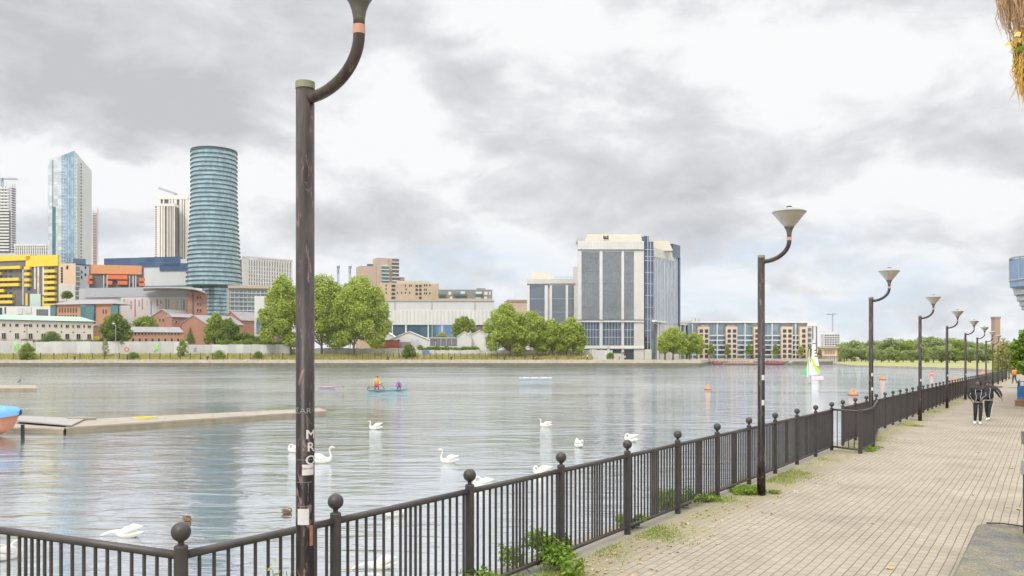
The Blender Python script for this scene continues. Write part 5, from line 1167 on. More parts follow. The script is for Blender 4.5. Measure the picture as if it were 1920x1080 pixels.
# narrowboats at the far quay
for i, (a, b, cc, lab) in enumerate(((1290, 1330, (.20, .16, .15), 'dark narrowboat moored at the left end of the apartment quay'), (1334, 1354, (.40, .17, .14), 'short red narrowboat moored before the apartments'), (1355, 1420, (.52, .37, .28), 'long pale orange narrowboat moored before the apartments'), (1432, 1472, (.38, .14, .16), 'crimson narrowboat right of the second lamp post'), (1474, 1486, (.35, .36, .38), 'small grey cruiser at the right end of the moored boats'))):
    L_ = X(b, 370)-X(a, 370); r = boat('narrowboat', lab, (X(a, 370), 370, WZ), 0, [(0, .1, .4, 1.3), (1.2, .95, 0, 1.0), (L_*.5, 1.05, -.1, .95), (L_-1.2, .95, 0, 1.0), (L_, .2, .4, 1.2)], mat('boat_hull_%d' % i, tuple(c_*.5 for c_ in cc), .6), 'boat', 'boats moored before the apartments')
    MB().box((L_*.5, 0, 1.35), (L_*.72, 1.7, .9)).build('cabin', mat('boat_cabin_%d' % i, cc, .6), r); m = MB()
    for k in range(int(L_/2)): m.box((L_*.18+k*1.35, -.86, 1.4), (.6, .05, .35))
    if m.v: m.build('window', G_dark, r)
# ---------------------------------------------------------------- people
def skin(name, joints, edges, m_, parent, sub=2):
    """joints: list of (xyz, r or (r1, r2)); one continuous skinned surface"""
    me = bpy.data.meshes.new(name); me.from_pydata([j[0] for j in joints], edges, []); o = bpy.data.objects.new(name, me); C.objects.link(o)
    o.modifiers.new('skin', 'SKIN'); sv_ = me.skin_vertices[0].data
    for i, j in enumerate(joints): sv_[i].radius = j[1] if hasattr(j[1], '__len__') else (j[1], j[1]); sv_[i].use_root = (i == 0)
    o.modifiers[0].use_smooth_shade = True; mo = o.modifiers.new('sub', 'SUBSURF'); mo.levels = sub; mo.render_levels = sub
    dg = bpy.context.evaluated_depsgraph_get(); dg.update(); me2 = bpy.data.meshes.new_from_object(o.evaluated_get(dg)); bpy.data.objects.remove(o)
    me2.materials.clear(); me2.materials.append(m_); me2.shade_smooth(); o = bpy.data.objects.new(name, me2); C.objects.link(o); o.parent = parent; OFF[o.name] = Vector(); return o
skin_b = mat('skin_brown', (.24, .125, .08), .55); skin_l = mat('skin_light', (.60, .38, .28), .55); hairm = mat('hair_black', (.02, .014, .012), .6); shoe = mat('shoe_white', (.75, .74, .72), .6)
blk = mat('black_cloth', (.016, .015, .018), .75, (.03, .03, .034), 4, bump=.3); trim = mat('white_trim', (.72, .72, .72), .7)
J0 = dict(pel=(0, 0, .93), wst=(0, 0, 1.08), chs=(0, 0, 1.28), nb=(0, .01, 1.42), nk=(0, 0, 1.49), hd=(0, -.015, 1.58), hd2=(0, -.01, 1.66), sl=(.17, 0, 1.385), sr=(-.17, 0, 1.385), el=(.22, .03, 1.12), er=(-.22, .03, 1.12), wl=(.22, -.06, .89), wr=(-.22, -.06, .89),
          hl=(.09, 0, .88), hr=(-.09, 0, .88), kl=(.10, -.10, .50), kr=(-.10, .04, .49), al=(.10, -.14, .08), ar=(-.10, .30, .14), tl=(.11, -.30, .04), tr=(-.11, .17, .04))
def person(label, loc, rz, pose=None, skinm=skin_b, top=blk, bot=blk, hair=hairm, group=None, height=1.68, jacket=.085, long_hair=False, shoes=shoe, cat='person', legs=True, trims=False, detail=True, rz_stripe=False):
    J = dict(J0); J.update(pose or {}); r = empty('person', loc, label, cat, group); s_ = height/1.70; OFF[r.name] = Vector((0, 0, 0))
    V = Vector; js = []; ed = []; idx = {}
    def add(k, rad, par=None):
        js.append((tuple(V(J[k]) if isinstance(k, str) else V(k)), rad)); i = len(js)-1; idx[k] = i
        if par is not None: ed.append((idx[par], i))
    for k, rad, par in (('pel', (.13, .10), None), ('wst', (.12, .09), 'pel'), ('chs', (.14, .10), 'wst'), ('nb', (.07, .065), 'chs'), ('nk', .052, 'nb'), ('hd', (.078, .09), 'nk'), ('hd2', (.07, .078), 'hd'),
                        ('sl', .058, 'nb'), ('el', .042, 'sl'), ('wl', .027, 'el'), ('sr', .058, 'nb'), ('er', .042, 'sr'), ('wr', .027, 'er')): add(k, rad, par)
    if legs:
        for k, rad, par in (('hl', .085, 'pel'), ('kl', .058, 'hl'), ('al', .038, 'kl'), ('tl', .03, 'al'), ('hr', .085, 'pel'), ('kr', .058, 'hr'), ('ar', .038, 'kr'), ('tr', .03, 'ar')): add(k, rad, par)
    if detail:
        for sd_, w_, e_ in ((1, 'wl', 'el'), (-1, 'wr', 'er')):
            W_, E_ = V(J[w_]), V(J[e_]); d = (W_-E_).normalized(); sx = V((0, -1, 0)) if abs(d.y) < .8 else V((0, 0, 1)); sx = (sx-d*sx.dot(d)).normalized(); cu = d.cross(sx)*sd_
            js.append((tuple(W_+d*.05), (.036, .018))); pi_ = len(js)-1; ed.append((idx[w_], pi_))
            for k in range(4):
                b = W_+d*.085+sx*(.027-.018*k); ln = (.068, .078, .072, .055)[k]
                js.append((tuple(b), .009)); ed.append((pi_, len(js)-1)); js.append((tuple(b+d*ln*.5+cu*.006), .0085)); ed.append((len(js)-2, len(js)-1)); js.append((tuple(b+d*ln*.9+cu*.02), .0075)); ed.append((len(js)-2, len(js)-1))
            b = W_+d*.03+sx*.035; js.append((tuple(b), .010)); ed.append((pi_, len(js)-1)); js.append((tuple(b+d*.035+sx*.02), .009)); ed.append((len(js)-2, len(js)-1))
    skin('body', js, ed, skinm, r)
    hd = V(J['hd']); fw = V(J.get('face', (0, -1, 0))).normalized(); sdv = V((0, 0, 1)).cross(fw).normalized()
    MB().sphere(tuple(hd+V((0, 0, .03))-fw*.018), (.092, .100, .105), 14, 10).build('hair', hair, r, smooth=True)
    if long_hair: MB().tube([hd-fw*.06+V((0, 0, .06)), hd-fw*.085-V((0, 0, .06)), hd-fw*.08-V((0, 0, .16))], [(.08, .05), (.095, .05), (.06, .03)], 10).build('hair', hair, r, smooth=True)
    fc = MB(); fc.sphere(tuple(hd+fw*.030-V((0, 0, .005))), (.070, .070, .088), 14, 10); fc.tube([hd+fw*.092+V((0, 0, .012)), hd+fw*.112-V((0, 0, .018))], [.010, .015], 6); fc.build('face', skinm, r, smooth=True)
    ey = MB(); [ey.sphere(tuple(hd+fw*.093+sdv*.030*k+V((0, 0, .018))), (.013, .013, .008), 8, 5) for k in (-1, 1)]; ey.build('eyes', black, r)
    MB().tube([hd+fw*.094-sdv*.022-V((0, 0, .048)), hd+fw*.100-V((0, 0, .050)), hd+fw*.094+sdv*.022-V((0, 0, .048))], .006, 5).build('mouth', mat('lips', (.35, .12, .10), .6), r)
    jk = jacket; a = jk-.085
    hem = V(J['pel'])+V((0, 0, -.04))
    jj = [(tuple(hem), (.165+a, .135+a)), (J['wst'], (.165+a, .135+a)), (J['chs'], (.175+a, .14+a)), (J['nb'], (.11, .10)), (tuple(V(J['nk'])+V((0, 0, -.01))), (.075, .075)), (J['sl'], .085+a*.7), (J['el'], .072+a), (tuple(V(J['el']).lerp(V(J['wl']), .92)), .052+a*.6), (J['sr'], .085+a*.7), (J['er'], .072+a), (tuple(V(J['er']).lerp(V(J['wr']), .92)), .052+a*.6)]
    jo = skin('jacket', jj, [(0, 1), (1, 2), (2, 3), (3, 4), (3, 5), (5, 6), (6, 7), (3, 8), (8, 9), (9, 10)], top, r)
    if legs:
        tj = [(tuple(V(J['pel'])+V((0, 0, .05))), (.14, .115)), (J['pel'], (.145, .12)), (J['hl'], .098), (J['kl'], .075), (tuple(V(J['kl']).lerp(V(J['al']), .93)), .056), (J['hr'], .098), (J['kr'], .075), (tuple(V(J['kr']).lerp(V(J['ar']), .93)), .056)]
        skin('trousers', tj, [(0, 1), (1, 2), (2, 3), (3, 4), (1, 5), (5, 6), (6, 7)], bot, r)
        for a_, t_ in (('al', 'tl'), ('ar', 'tr')):
            A_, T_ = V(J[a_]), V(J[t_]); dd = (T_-A_).normalized(); skin('shoe', [(tuple(A_-dd*.03), .048), (tuple(A_.lerp(T_, .5)), (.05, .042)), (tuple(T_), (.045, .030)), (tuple(T_+dd*.05), (.038, .022))], [(0, 1), (1, 2), (2, 3)], shoes, r, 1)
    if trims:
        p_, c_, n_ = V(J['pel']), V(J['chs']), V(J['nb']); mm = MB()
        for sx in (-1, 1):
            mm.tube([n_+V((sx*.05, -.09, .02)), c_+V((sx*.11, -.150-a, 0)), V(J['wst'])+V((sx*.07, -.155-a, 0)), p_+V((sx*.09, -.15-a, -.02))], .007, 5)
            mm.tube([V((J['sl'] if sx > 0 else J['sr']))+V((0, -.075, .03)), V((J['el'] if sx > 0 else J['er']))+V((sx*.02, -.075-a, 0)), V((J['wl'] if sx > 0 else J['wr']))+V((0, -.055, .04))], .0055, 5)
        mm.tube([p_+V((-.15, -.11, -.06)), p_+V((0, -.165-a, -.06)), p_+V((.15, -.11, -.06))], .008, 5); mm.build('trim', trim, jo)
        mm = MB()
        if rz_stripe: mm.tube([V(J['hl'])+V((.09, -.04, -.1)), V(J['kl'])+V((.07, -.03, 0)), V(J['al'])+V((.05, -.03, .06))], .009, 5); mm.build('trouser_stripe', trim, r) if rz_stripe else None
    r.rotation_euler = (0, 0, rz); r.scale = (s_,)*3; return r
w1, Yw1 = onpath(1834, 796); w2, Yw2 = onpath(1854, 789)
print('walker Y', Yw1)
rzw = math.atan2(w1.x, w1.y)*-1
G = 'pair of walkers in black on the promenade'
person('long haired person in black puffer jacket with white piping, left of the walking pair', tuple(w1), rzw+.05, dict(er=(-.27, .05, 1.12), wr=(-.22, -.04, .92), wl=(.12, -.16, .98), el=(.25, 0, 1.14), face=(-.35, -1, 0), kl=(.08, -.08, .5), al=(.06, -.10, .10), tl=(.06, -.26, .05), kr=(-.09, .0, .49), ar=(-.10, .16, .10), tr=(-.12, .02, .04)), trims=True, long_hair=True, jacket=.15, group=G, height=1.64)
person('person in black striped jacket, arm swung out, half behind the other walker', tuple(w2), rzw-.25, dict(sl=(.19, .02, 1.40), el=(.36, .04, 1.20), wl=(.47, -.02, .98), er=(-.2, .06, 1.12), wr=(-.15, .1, .95), hd=(-.06, -.02, 1.53), hd2=(-.06, -.02, 1.61), face=(.5, -1, -.4), kl=(.08, -.14, .52), al=(.07, -.22, .12), tl=(.07, -.38, .09), ar=(-.09, .2, .1), tr=(-.1, .07, .04)), trims=True, rz_stripe=True, long_hair=True, jacket=.13, group=G, height=1.60)
w3, Y3 = onpath(1902, 719)
person('person in orange top and dark trousers walking away in the distance', tuple(w3), math.pi, {}, top=mat('orange_top', (.72, .27, .09), .7), skinm=skin_b, jacket=.10, height=1.72, shoes=blk)
# far quay people
def farp(label, px, top, Y=323, rz=0.0, ht=2.0): return person(label, (X(px, Y), Y, .1), rz, {}, top=top, bot=blk, height=ht, skinm=skin_l, detail=False, group='people walking on the far quay', shoes=blk)
farp('dark clothed person, left of two standing under the mid trees', 1000, blk); farp('dark clothed person, right of two standing under the mid trees', 1006.5, dgrey, rz=1.5)
farp('person with white top walking on the far quay before the picket hoarding', 1101.5, trim, rz=1.2, ht=2.3); farp('person sitting low on the quay before the office block', 1161, mat('brown_top', (.25, .14, .1), .8), ht=1.5); farp('small figure by the mooring wall beneath the shutter', 1172, lgrey, ht=1.7)
# paddle boards
def board(label, px, py, L_, rz, m_, m2_=None):
    c = onwater(px, py); r = boat('paddleboard', label, (c.x, c.y, WZ+.02), rz, [(-L_/2, .06, .06, .22), (-L_*.38, .30, 0, .17), (0, .40, -.02, .15), (L_*.32, .34, 0, .17), (L_*.5, .04, .1, .30)], m_, 'paddleboard', 'paddleboards on the dock')
    MB().box((0, 0, .175), (L_*.4, .5, .02)).build('deck_pad', m2_ or dgrey, r); return c, r
ctl = mat('turquoise_board', (.10, .40, .45), .5)
board('pink and white paddleboard drifting empty beside a swimmer', 614, 727.5, 2.9, .05, mat('pink_board', (.50, .32, .42), .5), trim)
c1, _ = board('turquoise paddleboard carrying the kneeling adult in red and yellow', 712, 733, 3.4, 0, ctl); c2, _ = board('turquoise paddleboard carrying the child in blue', 745, 732, 2.7, .1, ctl, mat('mint_pad', (.3, .62, .6), .6))
kneel = dict(pel=(0, .05, .34), wst=(0, .02, .5), chs=(0, -.02, .72), nb=(0, -.03, .87), nk=(0, -.04, .94), hd=(0, -.06, 1.04), hd2=(0, -.05, 1.12), sl=(.18, -.03, .83), sr=(-.18, -.03, .83), el=(.28, -.15, .62), er=(-.28, -.15, .62), wl=(.24, -.35, .42), wr=(-.24, -.35, .42), hl=(.10, .05, .3), hr=(-.10, .05, .3), kl=(.16, -.30, .10), kr=(-.16, -.30, .10), al=(.13, .12, .08), ar=(-.13, .12, .08), tl=(.13, .26, .05), tr=(-.13, .26, .05))
redm = mat('red_buoyancy', (.50, .07, .07), .6); yel = mat('yellow_top', (.50, .34, .10), .7)
k1 = person('adult kneeling on a turquoise paddleboard, yellow top and red trousers, dark paddle', (X(707, c1.y), c1.y, WZ+.16), 0, kneel, top=yel, bot=redm, skinm=skin_l, jacket=.12, height=2.5, detail=True)
MB().sphere((0, -.02, .40), (.21, .19, .18), 12, 8).build('buoyancy_aid', redm, k1, smooth=True)
m = MB(); m.tube([(-.62, -.38, .12), (.55, -.42, .55)], .02, 6); m.build('paddle', black, None, label='dark double bladed paddle held by the kneeling adult', cat='paddle')
pd = C.objects['paddle']; pd.location = (X(707, c1.y), c1.y, WZ+.16); pd.scale = (1.45,)*3
MB().tube([(-.80, -.36, .02), (-.70, -.375, .18), (-.56, -.38, .30)], [(.03, .02), (.11, .03), (.03, .02)], 8).build('blade', black, pd); MB().tube([(.45, -.41, .42), (.62, -.42, .2), (.72, -.43, .06)], [(.03, .02), (.11, .03), (.03, .02)], 8).build('blade', black, pd)
crouch = dict(kneel); crouch.update(chs=(0, -.12, .58), nb=(0, -.22, .68), nk=(0, -.27, .73), hd=(0, -.36, .74), hd2=(0, -.40, .80), sl=(.16, -.20, .66), sr=(-.16, -.20, .66), el=(.26, -.3, .42), er=(-.26, -.3, .42), wl=(.28, -.4, .16), wr=(-.28, -.4, .16), wst=(0, 0, .46))
person('child crouching on hands and knees on a turquoise paddleboard in blue and purple', (X(748.5, c2.y), c2.y, WZ+.16), 0, crouch, top=mat('blue_purple_top', (.08, .20, .50), .7, (.40, .10, .35), 4), bot=mat('purple_shorts', (.30, .05, .18), .7), hair=mat('auburn_hair', (.22, .07, .04), .6), skinm=skin_l, height=2.1, shoes=skin_l)
c = onwater(643, 728.5); swim = dict(kneel); swim = {k: tuple(Vector(v_)-Vector((0, 0, .92))) for k, v_ in kneel.items()}
person('swimmer with only head and shoulders above the water beside the pink board', (c.x, c.y, WZ), -.4, swim, top=mat('swim_red', (.55, .16, .12), .6), skinm=skin_l, hair=mat('brown_hair', (.13, .06, .04), .6), height=2.3, detail=False)
# ---------------------------------------------------------------- sailing boats
c = onwater(1524, 718); r = empty('sailing_catamaran', c, 'small sailing catamaran with lime green and white sails, two sailors aboard', 'sailboat'); Yc_ = c.y
def S(px, py, dy=0): return (X(px, Yc_), Yc_+dy, Z(py, Yc_))
for dy in (-.9, .9):
    o = hull_loft([(-2.1, .05, .35, .62), (-1.5, .2, .02, .55), (0, .26, -.08, .5), (1.5, .22, 0, .5), (2.0, .12, .1, .5)]).build('hull', white, r); o.location = (-.1, dy, .02)
MB().box((c.x+.4, c.y, WZ+.48), (1.9, 1.8, .06)).build('trampoline', mat('pink_net', (.62, .40, .42), .7), r)
MB().box((c.x+.4, c.y-.98, WZ+.85), (1.9, .05, .6)).build('side_panel', mat('pink_white', (.70, .55, .56), .7), r)
MB().tube([S(1517, 716), S(1517.5, 655)], .06, 6).build('mast', lgrey, r); MB().tube([S(1517, 703.5), S(1543, 704)], .05, 6).build('boom', grey, r)
def sail(name, pts, m_, parent, th=.03):
    vs = [Vector(p) for p in pts]; n_ = len(vs); MB().add([tuple(p) for p in vs]+[(p.x, p.y+th, p.z) for p in vs], [tuple(range(n_)), tuple(range(2*n_-1, n_-1, -1))]+[(i, (i+1) % n_, n_+(i+1) % n_, n_+i) for i in range(n_)]).build(name, m_, parent)
lime = mat('lime_sail', (.42, .80, .04), .6); wsail = mat('white_sail', (.80, .80, .78), .6)
sail('mainsail', [S(1519, 671, -.1), S(1521, 668, -.1), S(1537.5, 699, -.2), S(1535, 702, -.25), S(1527, 692, -.2)], lime, r); sail('mainsail', [S(1518, 676), S(1527, 692, -.1), S(1535, 702, -.1), S(1518, 703)], wsail, r)
sail('jib', [S(1516, 668), S(1513, 690, -.1), S(1511, 706, -.1), S(1515.5, 706)], wsail, r); MB().tube([S(1516.5, 668, -.05), S(1512.6, 690, -.15), S(1511, 706, -.15)], [.03, .07, .05], 5).build('jib_edge', lime, r)
sail('spinnaker', [S(1503, 694, -.2), S(1507, 697, -.3), S(1511, 693, -.2), S(1512, 706, -.2), S(1509, 704, -.25), S(1504, 699, -.25)], mat('green_sail', (.03, .55, .20), .6), r)
m = MB(); [m.tube([S(1516.7, 660), S(b, 716)], .02, 4) for b in (1510, 1522)]; m.build('stay', grey, r)
for k, px in enumerate((1528.5, 1534.5)):
    person('%s sailor sitting low on the catamaran in dark clothing' % ('left' if k == 0 else 'right'), (X(px, Yc_), Yc_-.15, WZ+.42), .3, kneel, top=mat('dark_red_top', (.20, .07, .08), .8) if k == 0 else blk, skinm=skin_l, height=1.3, detail=False, group='two sailors on the catamaran')
Yd = 300; r = empty('sailing_dinghy', (X(1524, Yd), Yd, WZ), 'distant dinghy with tall white sail marked with dark patches, before the apartments', 'sailboat')
o = hull_loft([(-2, .3, .2, .6), (0, .7, 0, .55), (1.8, .05, .3, .7)]).build('hull', mat('pink_hull', (.7, .42, .5), .6), r); o.location = (1.5, 0, 0)
def D(px, py, dy=0): return (X(px, Yd), Yd+dy, Z(py, Yd))
MB().tube([D(1521, 688), D(1524, 636)], .08, 6).build('mast', lgrey, r)
sail('mainsail', [D(1521.5, 684), D(1522.5, 660), D(1524.5, 638), D(1527.5, 641), D(1530, 660), D(1536, 686)], wsail, r)
m = MB(); [m.box((X(x_, Yd), Yd-.05, Z(y_, Yd)), (.9, .06, .45), 0) for x_, y_ in ((1526.5, 644), (1528.5, 657), (1529.5, 662), (1529.5, 668))]; m.build('sail_mark', mat('sail_mark', (.25, .08, .10), .7), r)
# ---------------------------------------------------------------- birds
swm = mat('swan_white', (.66, .65, .61), .8, (.54, .52, .46), 9, bump=.4); beakm = mat('beak_orange', (.75, .25, .05), .5)
def smooth(pts, n=4):
    out_ = []; P_ = [pts[0]]+pts+[pts[-1]]
    for i in range(1, len(P_)-2):
        for k in range(n):
            t = k/n; out_.append(tuple(.5*((2*P_[i][j])+(-P_[i-1][j]+P_[i+1][j])*t+(2*P_[i-1][j]-5*P_[i][j]+4*P_[i+1][j]-P_[i+2][j])*t*t+(-P_[i-1][j]+3*P_[i][j]-3*P_[i+1][j]+P_[i+2][j])*t**3) for j in range(len(pts[0]))))
    out_.append(tuple(pts[-1])); return out_
# each pose: spine (x, z, halfwidth, halfheight); swan faces +x
body_s = [(-.56, .20, .015, .012), (-.48, .17, .07, .035), (-.36, .15, .14, .09), (-.18, .13, .20, .15), (.02, .12, .215, .165), (.2, .12, .18, .15), (.33, .15, .12, .12)]
NECK = {'up': [(.40, .24, .065, .07), (.42, .36, .045, .045), (.38, .48, .037, .037), (.36, .60, .034, .034), (.39, .70, .035, .034), (.46, .735, .043, .042), (.53, .72, .036, .033), (.58, .70, .018, .016)],
        'low': [(.40, .25, .065, .07), (.41, .34, .048, .048), (.36, .40, .04, .04), (.28, .39, .037, .037), (.25, .33, .042, .04), (.24, .27, .034, .03), (.23, .23, .014, .012)],
        'curl': [(.38, .26, .065, .07), (.36, .38, .05, .05), (.27, .44, .042, .042), (.16, .43, .038, .038), (.10, .37, .042, .04), (.05, .34, .034, .03), (.01, .32, .015, .012)],
        'stretch': [(.42, .17, .085, .08), (.54, .17, .065, .06), (.66, .15, .052, .048), (.78, .11, .046, .044), (.88, .07, .046, .044), (.95, .04, .034, .03), (1.0, .01, .014, .012)],
        'front': [(.38, .26, .065, .07), (.39, .38, .045, .045), (.36, .47, .037, .037), (.37, .56, .035, .035), (.43, .60, .042, .04), (.50, .585, .034, .03), (.55, .57, .016, .014)]}
def swan(label, px, py, rz, pose, L_=1.0, wing=1.0, group='swans on the dock', name='swan', m_=None, cat='swan'):
    c = onwater(px, py); r = empty(name, c, label, cat, group); OFF[r.name] = Vector((0, 0, 0))
    sp = smooth(body_s+NECK[pose], 4); MB().tube([(p[0], 0, p[1]) for p in sp], [(p[2], p[3]) for p in sp], 16).build('body', m_ or swm, r, smooth=True)
    e, d = NECK[pose][-1], NECK[pose][-2]; h_ = Vector((e[0], 0, e[1])); dv_ = (h_-Vector((d[0], 0, d[1]))).normalized()
    MB().tube([h_-dv_*.02, h_+dv_*.03, h_+dv_*.08], [(.020, .018), (.018, .014), (.010, .005)], 8).build('beak', beakm, r, smooth=True)
    ey = MB(); q_ = Vector((NECK[pose][-3][0], 0, NECK[pose][-3][1])); [ey.sphere(tuple(q_+Vector((0, s*.040, .008))), .008, 6, 4) for s in (-1, 1)]; ey.build('eyes', black, r)
    for s in (-1, 1):
        wv = smooth([(.16, .13, .20, .02, .03), (.06, .17, .24, .05, .10), (-.10, .18, .26+.04*wing, .055, .13), (-.28, .13, .27+.06*wing, .045, .09), (-.44, .06, .25+.10*wing, .025, .04), (-.52, .03, .24+.13*wing, .01, .012)], 3)
        MB().tube([(p[0], s*p[1], p[2]) for p in wv], [(p[3], p[4]) for p in wv], 10).build('wing', m_ or swm, r, smooth=True)
    r.rotation_euler = (0, 0, rz); r.scale = (L_*.80,)*3; return r
PI_ = math.pi
swan('swan stretching its neck low to the left above the left railing', 240, 1007, PI_-.1, 'stretch', .92)
swan('swan with arched wings facing left below the paddleboarders', 704, 805, PI_+.2, 'front', 1.05, 1.9)
swan('swan mostly hidden behind the nearest lamp post, facing left', 553, 848, PI_-.3, 'curl', 1.0)
swan('swan facing right with tall neck just right of the nearest lamp post', 603, 868, .15, 'up', 1.15)
swan('swan facing left with upright neck in open water, centre of the dock', 842, 868, PI_+.1, 'up', 1.0)
swan('swan facing left, farthest right in the open water', 1023, 800, PI_, 'front', 1.0)
swan('swan seen from behind above the sixth railing post', 1085, 838, 1.9, 'curl', 1.1)
swan('swan with raised tail behind the ball of the railing, farthest right', 1183, 828, 2.4, 'curl', 1.1, 1.6)
swan('swan tucking its neck back just behind the top rail', 1017, 890, PI_+.3, 'low', 1.0)
swan('swan resting behind the railing between third and fourth ball posts', 905, 914, 2.8, 'curl', 1.0)
swan('swan glimpsed through the bars above the second ball post gap', 740, 968, .4, 'low', .9)
swan('large swan low behind the bars at the bottom centre', 715, 1066, PI_+.15, 'stretch', .80)
swan('swan behind the bars of the left railing at the left edge', 16, 1048, 1.2, 'curl', 1.0)
dk = mat('duck_brown', (.24, .14, .07), .8, (.10, .06, .035), 22, mixamt=.3)
for lab, px, py, rz in (('brown duck just above the corner ball post', 351, 977, -.5), ('brown duck left of the nearest lamp post near the railing', 538, 963, .6)):
    o = swan(lab, px, py, rz, 'curl', .42, group='brown ducks near the railing', name='duck', m_=dk, cat='duck')
c = deckpt(37, 723, .4); hm = mat('heron_grey', (.22, .22, .23), .8)
r = empty('heron', (c.x, c.y, WZ+.4), 'grey heron standing on the short far left pontoon', 'bird'); OFF[r.name] = Vector((0, 0, 0))
sp = smooth([(-.35, .38, .01, .01), (-.2, .5, .09, .08), (0, .66, .12, .13), (.12, .8, .07, .09), (.14, .95, .04, .04), (.08, 1.05, .035, .035), (.13, 1.15, .04, .04), (.22, 1.16, .03, .03), (.42, 1.13, .006, .006)], 4)
MB().tube([(p[0], 0, p[1]) for p in sp], [(p[2], p[3]) for p in sp], 10).build('body', hm, r, smooth=True)
for s in (-1, 1): MB().tube([(0, s*.05, .58), (.03, s*.05, .3), (0, s*.05, 0)], .014, 5).build('leg', dgrey, r)
# ================================================================ FOREGROUND THINGS
# mossy slab bottom right
def slabmat():
    m = bpy.data.materials.new('mossy_slab'); m.use_nodes = True; t = NT(m.node_tree); b = t.n['Principled BSDF']; co = t.node('ShaderNodeTexCoord').outputs['Object']
    n1 = noise(t, co, 2.2, 7, .7, .4); n2 = noise(t, co, 24, 6, .85); c = t.ramp(n1, [(.3, (.10, .10, .098)), (.45, (.165, .158, .14)), (.56, (.22, .195, .125)), (.7, (.27, .24, .17)), (.82, (.17, .165, .15))])
    c = t.mix(.85, c, t.ramp(n2, [(.35, .35), (.5, .95), (.66, 1.0)]), 'MULTIPLY'); c = t.mix(t.ramp(noise(t, co, 60, 2, .5), [(.62, 0.0), (.68, .6)]), c, (.5, .5, .47)); t.l.new(c, b.inputs['Base Color']); b.inputs['Roughness'].default_value = .95
    bp = t.node('ShaderNodeBump', {'Strength': .8, 'Distance': .012, 'Height': t.math('ADD', n2, n1)}); t.l.new(bp.outputs[0], b.inputs['Normal']); return m
hs = .34; c_bl, _ = onpath(1829, 979, hs); sb, lb = c_bl.x*DS+c_bl.y*DC, c_bl.x*DC-c_bl.y*DS
m = MB(); bv = .05
pts = [(sb, lb+.10), (sb-.10, lb+.02), (sb-4.6, lb-.02), (sb-4.6, lb+3.4), (sb, lb+3.4)]
n_ = len(pts); lo = [P(s, l, .0) for s, l in [(sb+.0, lb+.08), (sb-.1, lb), (sb-4.6, lb-.05), (sb-4.6, lb+3.4), (sb, lb+3.4)]]; mid_ = [P(s, l, hs-.03) for s, l in pts]; hi_ = [P(s+(-.03 if s > sb-1 else 0), l+.03, hs) for s, l in pts]
m.add([tuple(p) for p in lo+mid_+hi_], [tuple(range(n_))[::-1], tuple(range(2*n_, 3*n_))]+[(k*n_+i, k*n_+(i+1) % n_, (k+1)*n_+(i+1) % n_, (k+1)*n_+i) for k in range(2) for i in range(n_)])
m.build('concrete_plinth', slabmat(), label='mossy grey concrete plinth at the bottom right corner', cat='plinth', origin=tuple(P(sb, lb)))
m = MB(); a = [P(sb-.05, lb+.12, hs+.012), P(sb-.07, lb+.3, hs+.025), P(sb-.05, lb+.5, hs+.012), P(sb-.12, lb+.75, hs+.012), P(sb-.10, lb+1.0, hs+.012), P(sb-.12, lb+1.6, hs+.012)]; m.tube(a, .009, 6); m.build('cable', black, label='thin black cable lying along the back of the mossy plinth', cat='cable')
# bench at the right edge
bn, _b = onpath(1921, 978, 0.0)
Yb2 = 9.6; br_ = empty('bench', (X(1919, Yb2), Yb2, 0), 'grey slab ended bench standing at the right edge behind the plinth', 'bench')
bm2 = mat('bench_grey', (.38, .38, .38), .7, (.28, .28, .27), 6); bm3 = mat('bench_dark', (.20, .20, .19), .6)
def bl_(name, x0_, y0_, x1_, y1_, Ya_, Yb__, m_, bev=.03):
    xa, xb = X(x0_, Yb__), X(x1_, Yb__)+1; za, zb_ = Z(y1_, Yb__), Z(y0_, Yb__); o = MB()
    o.prism([(xa+bev, Ya_), (xb, Ya_), (xb, Yb__), (xa+bev, Yb__), (xa, Yb__-bev), (xa, Ya_+bev)], za, zb_); return o.build(name, m_, br_)
bl_('seat', 1911.5, 862, 1990, 889, 9.0, 10.6, bm2); bl_('backrest', 1912, 808, 1990, 832, 10.7, 11.0, bm3); bl_('leg', 1917.5, 889, 1921.5, 1000, 9.2, 9.3, black, .005); bl_('leg', 1919.5, 832, 1924, 930, 10.75, 10.85, black, .005)
# brick planter with blue railing
pb, Yp = onpath(1903, 762); s0, l0 = pb.x*DS+pb.y*DC, pb.x*DC-pb.y*DS
m = MB(); a = [P(s0, l0), P(s0, l0+3), P(s0+5, l0+3), P(s0+5, l0)]; z_ = P(s0, l0).z
r = empty('planter', P(s0, l0), 'low brick planter at the right edge of the promenade', 'planter'); MB().prism([(p.x, p.y) for p in a], z_-.15, z_+.30).build('brick_wall', mat('planter_brick', (.42, .24, .16), .9, (.34, .19, .13), 3), r)
MB().prism([(p.x, p.y) for p in [P(s0-.03, l0-.03), P(s0-.03, l0+3), P(s0+5, l0+3), P(s0+5, l0-.03)]], z_+.30, z_+.36).build('coping', stone, r)
rr = empty('blue_railing', P(s0+.1, l0+.1), 'bright blue metal railing standing on the brick planter', 'railing'); bb = mat('bright_blue', (.06, .22, .55), .5)
m = MB(); a0, a1, a2 = P(s0+.15, l0+1.8, .36), P(s0+.15, l0+.12, .36), P(s0+4.8, l0+.12, .36)
for p_, q_ in ((a0, a1), (a1, a2)):
    for h_ in (.06, .95): m.tube([p_+Vector((0, 0, h_)), q_+Vector((0, 0, h_))], .03, 6)
    n_ = int((q_-p_).length/.13)
    for i in range(n_+1): t_ = p_.lerp(q_, i/n_); m.tube([t_, t_+Vector((0, 0, .95))], .012, 4)
m.build('rails', bb, rr); 
